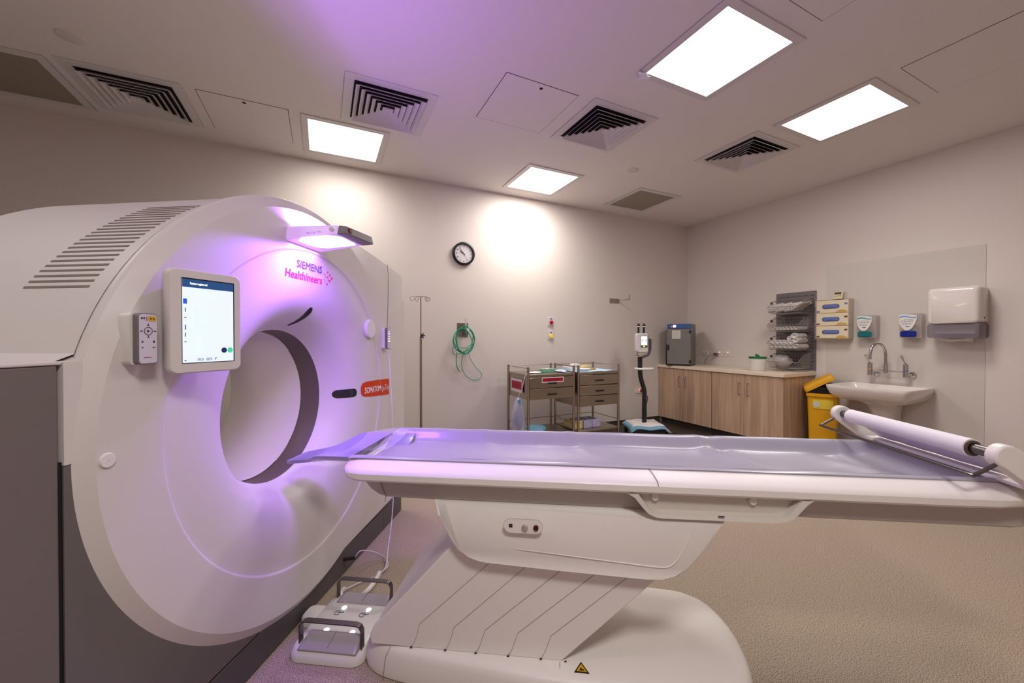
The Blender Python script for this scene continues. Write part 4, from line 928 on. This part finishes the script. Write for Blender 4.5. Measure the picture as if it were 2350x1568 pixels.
for k in range(44):
    a=PI*.5-k*2*PI/11; w_=.112+.016*math.sin(k*.9); h_=.15+.012*math.cos(k*1.3); P.append((cxx+w_*math.cos(a)+.01*math.sin(k*.37),YB-.07-.012*(k%4)/3,czz+h_*math.sin(a)+.012*math.cos(k*.21)))
b.tube(smoothpts(P,4),.0056,6)
b.tube(smoothpts([(1.43,YB-.06,1.15),(1.425,YB-.05,1.05),(1.44,YB-.04,.97),(1.475,YB-.03,.92)],6),.005,6)
b.tube(smoothpts([(1.56,YB-.06,1.20),(1.50,YB-.06,1.10),(1.50,YB-.04,.97),(1.55,YB-.03,.87),(1.64,YB-.03,.81),(1.73,YB-.03,.82),(1.755,YB-.03,.88),(1.68,YB-.03,.96),(1.60,YB-.04,1.08),(1.57,YB-.06,1.20)],6),.0035,6)
b.tube(smoothpts([(1.60,YB-.07,1.24),(1.52,YB-.08,1.20),(1.40,YB-.07,1.22),(1.375,YB-.06,1.16),(1.42,YB-.06,1.12),(1.52,YB-.07,1.16)],6),.0035,6)
tag(obj('oxygen_tubing',b,gr,org=(1.515,YB,1.29)),'green coiled oxygen tubing hanging from the steel wall outlet','tubing')
# alarm buttons
for z,c_,lab in ((1.545,mat('btn_red',(190,14,22),.4),'white wall plate with a red push button, above the yellow one'),(1.362,mat('btn_yellow',(240,200,20),.4,emit=(240,190,20),estr=.25),'white wall plate with a lit yellow button, below the red one')):
    t=thing('call_button',lab,'button',WF,(2.761,YB,z),'wall call buttons')
    obj('plate',M().box(2.716,2.806,YB-.010,YB,z-.06,z+.055),mat('call_plate',(215,205,215),.4),t,bevel=.003)
    obj('button',M().tube([(2.765,YB-.010,z-.016),(2.765,YB-.024,z-.016),(2.765,YB-.028,z-.016)],[.026,.026,.021],24),c_,t)
    obj('key_slot',M().box(2.754,2.776,YB-.011,YB-.0099,z+.022,z+.042),mat('key_grey',(110,104,116),.5),t)
t=thing('wall_hook','small steel wall bracket with an upturned hook arm','hook',WF,(3.855,YB,1.865))
obj('plate',M().box(3.765,3.944,YB-.004,YB,1.83,1.898),steel,t,bevel=.001)
obj('hook_arm',M().tube(smoothpts([(3.93,YB-.004,1.875),(3.97,YB-.10,1.875),(3.985,YB-.16,1.88),(3.985,YB-.17,1.90),(3.985,YB-.17,1.945)],5),.007,8),steel,t)
# IV pole
ix,iy=.955,4.22
t=thing('iv_pole','slim steel infusion pole with four loop hooks behind the couch','pole',WF,(ix,iy,0))
obj('lower_tube',M().cyl((ix,iy,.09),(ix,iy,1.335),.0125,14),steel,t)
obj('upper_tube',M().cyl((ix,iy,1.335),(ix,iy,1.765),.0065,12),steel,t)
kb=M().cyl((ix+.012,iy-.03,1.345),(ix+.012,iy-.012,1.345),.012,12)
for k in range(5): a=k*2*PI/5; kb.sphere((ix+.012+.020*math.cos(a),iy-.025,1.345+.020*math.sin(a)),.009,n=8,m=6)
obj('star_knob',kb,black,t)
for sgn,dy in ((-1,.03),(1,.03),(-1,-.05),(1,-.05)):
    P=[(ix,iy,1.765),(ix+sgn*.03,iy+dy*.3,1.772),(ix+sgn*.07,iy+dy,1.768),(ix+sgn*.102,iy+dy,1.76),(ix+sgn*.108,iy+dy,1.735),(ix+sgn*.085,iy+dy,1.722),(ix+sgn*.062,iy+dy,1.74),(ix+sgn*.066,iy+dy,1.76)]
    if dy<0: P=[(p[0]*.6+ix*.4,p[1],p[2]-.01) for p in P]; P[0]=(ix,iy,1.765)
    obj('loop_hook',M().tube(smoothpts(P,5),.003,6),chrome,t)
for k in range(5):
    a=k*2*PI/5+.3; obj('leg',M().tube([(ix,iy,.10),(ix+.24*math.cos(a),iy+.24*math.sin(a),.055),(ix+.245*math.cos(a),iy+.245*math.sin(a),.0255)],[.013,.01,.02],8),steel,t)

# ------------------------------------------------------------------ trolleys
def trolley(x0,nd,lab):
    x1=x0+.60; y0,y1=3.765,4.27
    t=thing('steel_trolley',lab,'trolley',WF,((x0+x1)/2,(y0+y1)/2,0),'stainless steel drawer trolleys')
    for x in (x0,x1):
        for y in (y0,y1): obj('post',M().cyl((x,y,.10),(x,y,1.0),.0145,14),steel,t)
    for x in (x0,x1):
        for y in (y0,y1):
            c=obj('castor',M().cyl((x-.012,y+.01,.035),(x+.012,y+.01,.035),.035,18),black,t)
            obj('castor_stem',M().cyl((x,y,.055),(x,y,.105),.012,10),chrome,c)
    obj('top_shelf',M().box(x0,x1,y0,y1,.885,.915),steel,t,bevel=.003)
    zb=.885-.125*nd
    b=M(); b.box(x0+.004,x0+.010,y0,y1,zb,.885); b.box(x1-.010,x1-.004,y0,y1,zb,.885); b.box(x0+.01,x1-.01,y1-.008,y1,zb,.885); obj('drawer_housing',b,steel,t)
    for k in range(nd):
        z1=.880-.125*k; d=obj('drawer',M().box(x0+.014,x1-.014,y0-.012,y0+.42,z1-.118,z1),steel,t,bevel=.002)
        zz=z1-.065; xm=(x0+x1)/2; b=M().loft([[(xm+x,y,zz+z) for x,z in ((-.058,.008),(.058,.008),(.05,-.010),(-.05,-.010))] for y in (y0-.012,y0-.034)]); obj('handle',b,black,d,bevel=.005)
    obj('bottom_shelf',M().box(x0,x1,y0,y1,.205,.228),steel,t,bevel=.002)
    b=M()
    b.tube([(x0,y0,.985),(x0,y1,.985),(x1,y1,.985),(x1,y0,.985)],.0045,8); obj('top_rail',b,steel,t)
    b=M().tube([(x0,y0,.32),(x0,y1,.32),(x1,y1,.32),(x1,y0,.32)],.0045,8); obj('lower_rail',b,steel,t)
    return t
t1=trolley(2.025,2,'left steel trolley with two drawers and red and white labels')
t2=trolley(2.69,3,'right steel trolley with three drawers and a blue sheet on top')
rd=mat('label_red',(176,22,40),.5); wl=mat('label_white',(225,214,218),.5); rdk=mat('label_dark_red',(120,14,30),.5)
l=obj('front_label',M().box(2.19,2.48,3.7515,3.7528,.82,.882),wl,t1,label='red and white label on the top drawer'); obj('red_field',M().box(2.20,2.468,3.7505,3.7515,.832,.870),rd,l)
b=M()
for k in range(9): b.box(2.255+k*.018,2.266+k*.018,3.7502,3.7506,.842,.860)
obj('faded_lettering',b,rdk,l)
l=obj('side_label',M().box(2.012,2.0135,3.88,4.17,.70,.85),wl,t1,label='red and white label on the side'); obj('red_field',M().box(2.0108,2.012,3.90,4.15,.735,.825),rd,l)
b=M()
for k in range(6): b.box(2.0102,2.0108,3.93+k*.034,3.95+k*.034,.760,.798)
obj('faded_lettering',b,rdk,l)
def lump(cx,cy,cz,rx,ry,rz,seed,m,n=24,k=.18,name='lump',lab='',cat='',**kw):
    b=M(); rings=[]
    for i in range(13):
        a=max(.03,min(PI-.03,PI*i/12)); rings.append([])
        for p in [2*PI*q/n for q in range(n)]:
            d=Vector((math.sin(a)*math.cos(p),math.sin(a)*math.sin(p),math.cos(a))); f=1+k*mathutils.noise.noise(d*2.2+Vector((seed,seed*1.7,0)))+k*.5*mathutils.noise.noise(d*5+Vector((seed,0,3)))
            z=cz+rz*d.z*f; rings[-1].append((cx+rx*d.x*f,cy+ry*d.y*f,max(z,cz-rz)))
    b.loft(rings); return tag(obj(name,b,m,org=(cx,cy,cz-rz),smooth=70),lab,cat)
lump(2.17,3.88,.928,.085,.05,.011,1,mat('cloth_white',(236,230,232),.7),name='gauze_pad',lab='crumpled white gauze lying on the left trolley top',cat='gauze')
kd=thing('kidney_dish','green plastic kidney dish with small packets on the left trolley','dish',WF,(2.40,4.0,.915))
dish_g=mat('dish_green',(130,196,170),.3,alpha=.6)
kp=[(2.40+.115*math.cos(a)*(1-.0*1),4.0+(.06 if math.sin(a)>0 else .05)*math.sin(a)-.02*math.cos(a)**2) for a in [2*PI*i/28 for i in range(28)]]
kc=(2.40,3.995)
obj('bowl',M().loft([[(kc[0]+(x-kc[0])*k,kc[1]+(y-kc[1])*k,z) for x,y in kp] for k,z in ((.02,.918),(.75,.916),(.9,.93),(1,.955),(1.04,.956),(.97,.953),(.86,.932),(.7,.921),(.02,.921))],False),dish_g,kd,smooth=60)
for k,(x,y,c_) in enumerate(((2.36,3.99,(230,150,150)),(2.41,4.0,(235,225,225)),(2.45,3.985,(220,90,90)))):
    R=Matrix.Rotation(.5*k,3,'Z')@Matrix.Rotation(.4,3,'X'); b=M().obox((x,y,.95),.022,.012,.003,R); tag(obj('small_packet',b,mat('packet%d'%k,c_,.5),org=(x,y,.93)),('pale pink packet at the left of the green dish','white packet in the middle of the green dish','red packet at the right of the green dish')[k],'packet','packets in the green dish')
lump(2.545,3.93,.930,.055,.10,.014,5,mat('pack_blue_white',(200,212,228),.4),k=.3,name='syringe_pack',lab='blue and white crinkled pack at the right end of the left trolley top',cat='pack')
b=M(); rw_=[]
for i in range(21):
    rw_.append([(2.708+.564*i/20,3.784+.45*j/16,.9195+.002*math.sin(i*.8)*math.cos(j*.6)) for j in range(17)])
b.loft(rw_,False,False); tag(obj('blue_sheet',b,mat('sheet_blue',(186,214,236),.7),org=(2.99,3.99,.916),solid=.002,fix=False),'pale blue absorbent sheet covering the right trolley top','sheet')
wp=mat('white_card',(232,226,222),.5)
tag(obj('supply_box',M().box(2.80,2.90,4.02,4.10,.923,.998),wp,org=(2.85,4.06,.923),bevel=.003),'small white carton with dark print standing on the right trolley','box')
o=bpy.data.objects['supply_box']; o['label']='small white carton standing on the blue sheet of the right trolley'
tag(obj('wrapped_pack',M().box(2.62+.1,2.80,4.0,4.16,.922,.968),mat('wrap_white',(226,224,228),.5),org=(2.76,4.08,.922),bevel=.01),'flat white wrapped pack at the back left of the right trolley','pack')
kd=obj('white_tray',M().lathe([(.001,.923),(.05,.923),(.072,.945),(.076,.950),(.070,.949),(.048,.928),(.001,.927)],28,(2.86,3.90,0)),wp,org=(2.86,3.90,.923)); kd.scale=(1.35,.8,1)
tag(kd,'oval white tray in front on the blue sheet of the right trolley','tray')
lump(3.0,4.05,.952,.085,.05,.028,8,mat('amber_bag',(214,186,130),.35,alpha=.85),k=.25,name='amber_bag',lab='pale amber plastic bag on the right trolley top',cat='bag')
tag(obj('amber_vial',M().tube([(2.98,3.93,.933),(3.08,3.95,.933)],.010,12),mat('vial_amber',(190,140,40),.3),org=(3.03,3.94,.923)),'amber vial lying on the blue sheet of the right trolley','vial')
# items below
lump(2.20,3.97,.268,.16,.14,.038,4,mat('pad_blue',(130,178,200),.6),k=.25,name='folded_pad',lab='bright blue folded pad on the lower shelf of the left trolley',cat='pad')
bxm=mat('box_lavender',(186,176,208),.5)
for k,(x,lab,m_) in enumerate(((2.76,'yellow and cream glove carton on the lower shelf of the right trolley',mat('box_cream',(216,200,130),.5)),(2.90,'lavender glove carton in the middle of the right trolley lower shelf',bxm),(3.03,'lavender glove carton at the right end of the right trolley lower shelf',bxm))):
    t=thing('supply_carton',lab,'box',WF,(x,3.96,.228),'cartons on the lower shelf of the right trolley')
    obj('carton',M().box(x-.06,x+.06,3.86,4.08,.2285,.318),m_,t,bevel=.003)
    obj('slot',M().box(x-.015,x+.015,3.90,4.04,.318,.3186),black,t)
    b=M(); b.tube([(x-.04,3.8595,.25),(x+.01,3.8595,.29),(x+.05,3.8595,.30)],.0016,4); obj('print_line',b,mat('print_violet',(96,80,130),.5),t)
# hanging bag with resuscitator
hg=thing('resuscitator_bag','clear plastic bag with a blue resuscitator hanging on the side of the left trolley','bag',WF,(1.95,3.85,.25))
b=M(); rings=[]
for i,(z,rx,ry) in enumerate(((.66,.012,.012),(.63,.03,.02),(.57,.055,.035),(.48,.075,.05),(.38,.085,.055),(.30,.085,.055),(.25,.075,.05),(.225,.04,.03))):
    rings.append([(1.945+(rx+.010*math.sin(3*p+i*1.3))*math.cos(p)*1.0,3.86+(ry*1.6+.01*math.cos(4*p+i))*math.sin(p),z+.006*math.sin(5*p+i)) for p in [2*PI*q/26 for q in range(26)]])
b.loft(rings); obj('film',b,mat('bag_clear',(220,214,228),.15,alpha=.38,coat=.3),hg,smooth=70)
obj('strap',M().tube([(1.945,3.86,.655),(1.965,3.80,.76),(1.985,3.765,.90),(2.01,3.762,.93)],.004,6),mat('strap_white',(220,214,220),.5),hg)
b=M().tube([(1.945,3.83,.60),(1.945,3.835,.56),(1.95,3.84,.53),(1.955,3.845,.50),(1.955,3.85,.44),(1.955,3.85,.38),(1.955,3.85,.34),(1.965,3.86,.31),(1.965,3.86,.26)],[.016,.02,.022,.04,.052,.050,.034,.022,.018],16); obj('resuscitator',b,mat('resus_blue',(84,106,160),.35),hg,smooth=50)
obj('valve',M().tube([(1.945,3.83,.59),(1.94,3.825,.64)],[.02,.014],12),mat('resus_blue_light',(90,150,200),.35),hg)

# ------------------------------------------------------------------ contrast injector stand
px,py=3.93,3.98; IJ=((px,py,0),-math.radians(26))
def ji(x,y,z): return (x,y,z)
t=thing('injector_stand','contrast injector on a bent black pole with wheeled base and white sheet','injector',IJ,(0,0,0))
obj('pole',M().tube(smoothpts([(.0,0,.16),(.0,0,.35),(.0,0,.52),(-.004,0,.62),(-.045,0,.76),(-.058,0,.86),(-.06,0,1.0),(-.06,0,1.02)],6),.030,18),mat('pole_black',(38,36,38),.35),t)
obj('pole_collar',M().cyl((-.06,0,1.0),(-.06,0,1.06),.031,18),black,t)
obj('support_arm',M().tube(smoothpts([(-.06,0,1.045),(-.02,.0,1.065),(.045,.0,1.09),(.075,0,1.15),(.08,0,1.25),(.078,0,1.31)],6),.018,12),mat('arm_grey',(104,98,100),.4),t)
rg=[(-.01+.115*math.cos(a),-.02+.10*math.sin(a),.905) for a in [2*PI*i/36 for i in range(36)]]
obj('grip_ring',M().tube(rg,.015,10,closed=True),white3,t)
hd=obj('injector_head',M().loft([[(x,y,z) for x,z in rrect(-.125+i,.035-i,1.125+i,1.385-i,.03)] for y,i in ((.05,.006),(.04,0),(-.045,0),(-.06,.008))]),mat('injector_white',(214,206,208),.35),t,smooth=45)
obj('head_side_grey',M().loft([[(x,y,z) for x,z in rrect(-.03,.048,1.15,1.37,.02)] for y in (.04,-.03)]),mat('side_grey',(120,112,114),.4),t,smooth=45)
obj('control_face',M().loft([[(x,y,z) for x,z in rrect(-.072,.022,1.19,1.350,.008)] for y in (-.0605,-.062)]),mat('face_grey',(110,112,110),.4),hd,smooth=0)
obj('display',M().box(-.064,.014,-.0635,-.0622,1.225,1.340),mat('inj_screen',(250,252,255),.3,emit=(235,242,255),estr=2.2),hd)
b=M()
for x in (-.05,-.008): b.box(x,x+.010,-.0642,-.0636,1.262,1.312)
obj('display_bars',b,mat('bar_slate',(70,96,110),.4),hd)
obj('green_button',M().disc((-.028,-.0622,1.206),.010,'y',14,.002),mat('btn_green',(150,230,30),.4,emit=(150,230,30),estr=2.0),hd)
obj('red_button',M().disc((.006,-.0622,1.206),.006,'y',12,.002),mat('btn_dull_red',(150,50,40),.4),hd)
obj('black_button',M().disc((-.058,-.0622,1.206),.006,'y',12,.002),black,hd)
for x in (-.085,-.012):
    sy=obj('syringe',M().cyl((x,-.01,1.375),(x,-.01,1.475),.013,14),black,t)
    obj('syringe_collar',M().cyl((x,-.01,1.468),(x,-.01,1.482),.021,16),white3,sy)
    obj('syringe_cap',M().tube([(x,-.01,1.482),(x,-.01,1.50),(x,-.01,1.522)],[.022,.020,.004],16),black,sy)
    obj('syringe_tip',M().tube([(x,-.01,1.52),(x+.004,-.01,1.54),(x+.012,-.01,1.548)],.003,6),mat('tip_clear',(225,210,205),.1,alpha=.6),sy)
obj('base_body',M().loft([[(x,y,z) for x,y in rrect(-.22*k,.26*k,-.20*k,.20*k,.06)] for z,k in ((.07,1),(.11,1),(.135,.9),(.16,.3))]),black,t,smooth=45)
for x,y in ((-.2,-.17),(.24,-.17),(-.2,.17),(.24,.17)): obj('castor',M().cyl((x-.013,y,.036),(x+.013,y,.036),.036,16),black,t)
obj('tube_cable',M().tube(smoothpts([(-.10,-.03,1.13),(-.11,-.03,1.09),(-.085,-.03,1.08),(-.066,-.02,1.05)],5),.004,6),black,t)
b=M(); rw_=[]
for i in range(25):
    x=-.25+.54*i/24; rw_.append([])
    for j in range(21):
        y=-.22+.42*j/20; e=max(0,abs(x-.01)-.19)/.08+max(0,(-y)-.15)/.09; rw_[-1].append((x,y-.0,.176-.07*min(1.2,e)+.008*math.sin(x*22+y*9)))
b.loft(rw_,False,False)
ws=tag(obj('draped_sheet',b,mat('drape_white',(214,206,204),.7),fr=IJ,org=(0,0,.17),solid=.004,fix=False),'white sheet with a blue border draped over the injector base','sheet')
b=M()
b.loft([[(p[0],p[1]-.002,p[2]+.003) for p in [r_[0] for r_ in rw_]],[(p[0],p[1],p[2]+.004) for p in [r_[2] for r_ in rw_]]],False,False)
b.loft([[(p[0],p[1],p[2]+.003) for p in rw_[0]],[(p[0],p[1],p[2]+.004) for p in rw_[2]]],False,False)
obj('blue_border',b,mat('drape_blue',(112,160,184),.6),ws,solid=.002,fix=False)
cw=smoothpts([wt(IJ,p) for p in [(.03,.03,.55),(.06,.04,.5),(.045,.05,.4),(.05,.06,.25),(.07,.12,.19),(.10,.28,.05),(.25,.30,.01),(.40,.12,.012),(.44,-.1,.012),(.32,-.24,.012)]],6)
tag(obj('injector_cable',M().tube(cw,.005,6),black,org=(px,py,0)),'black cable running from the injector pole to the floor','cable')
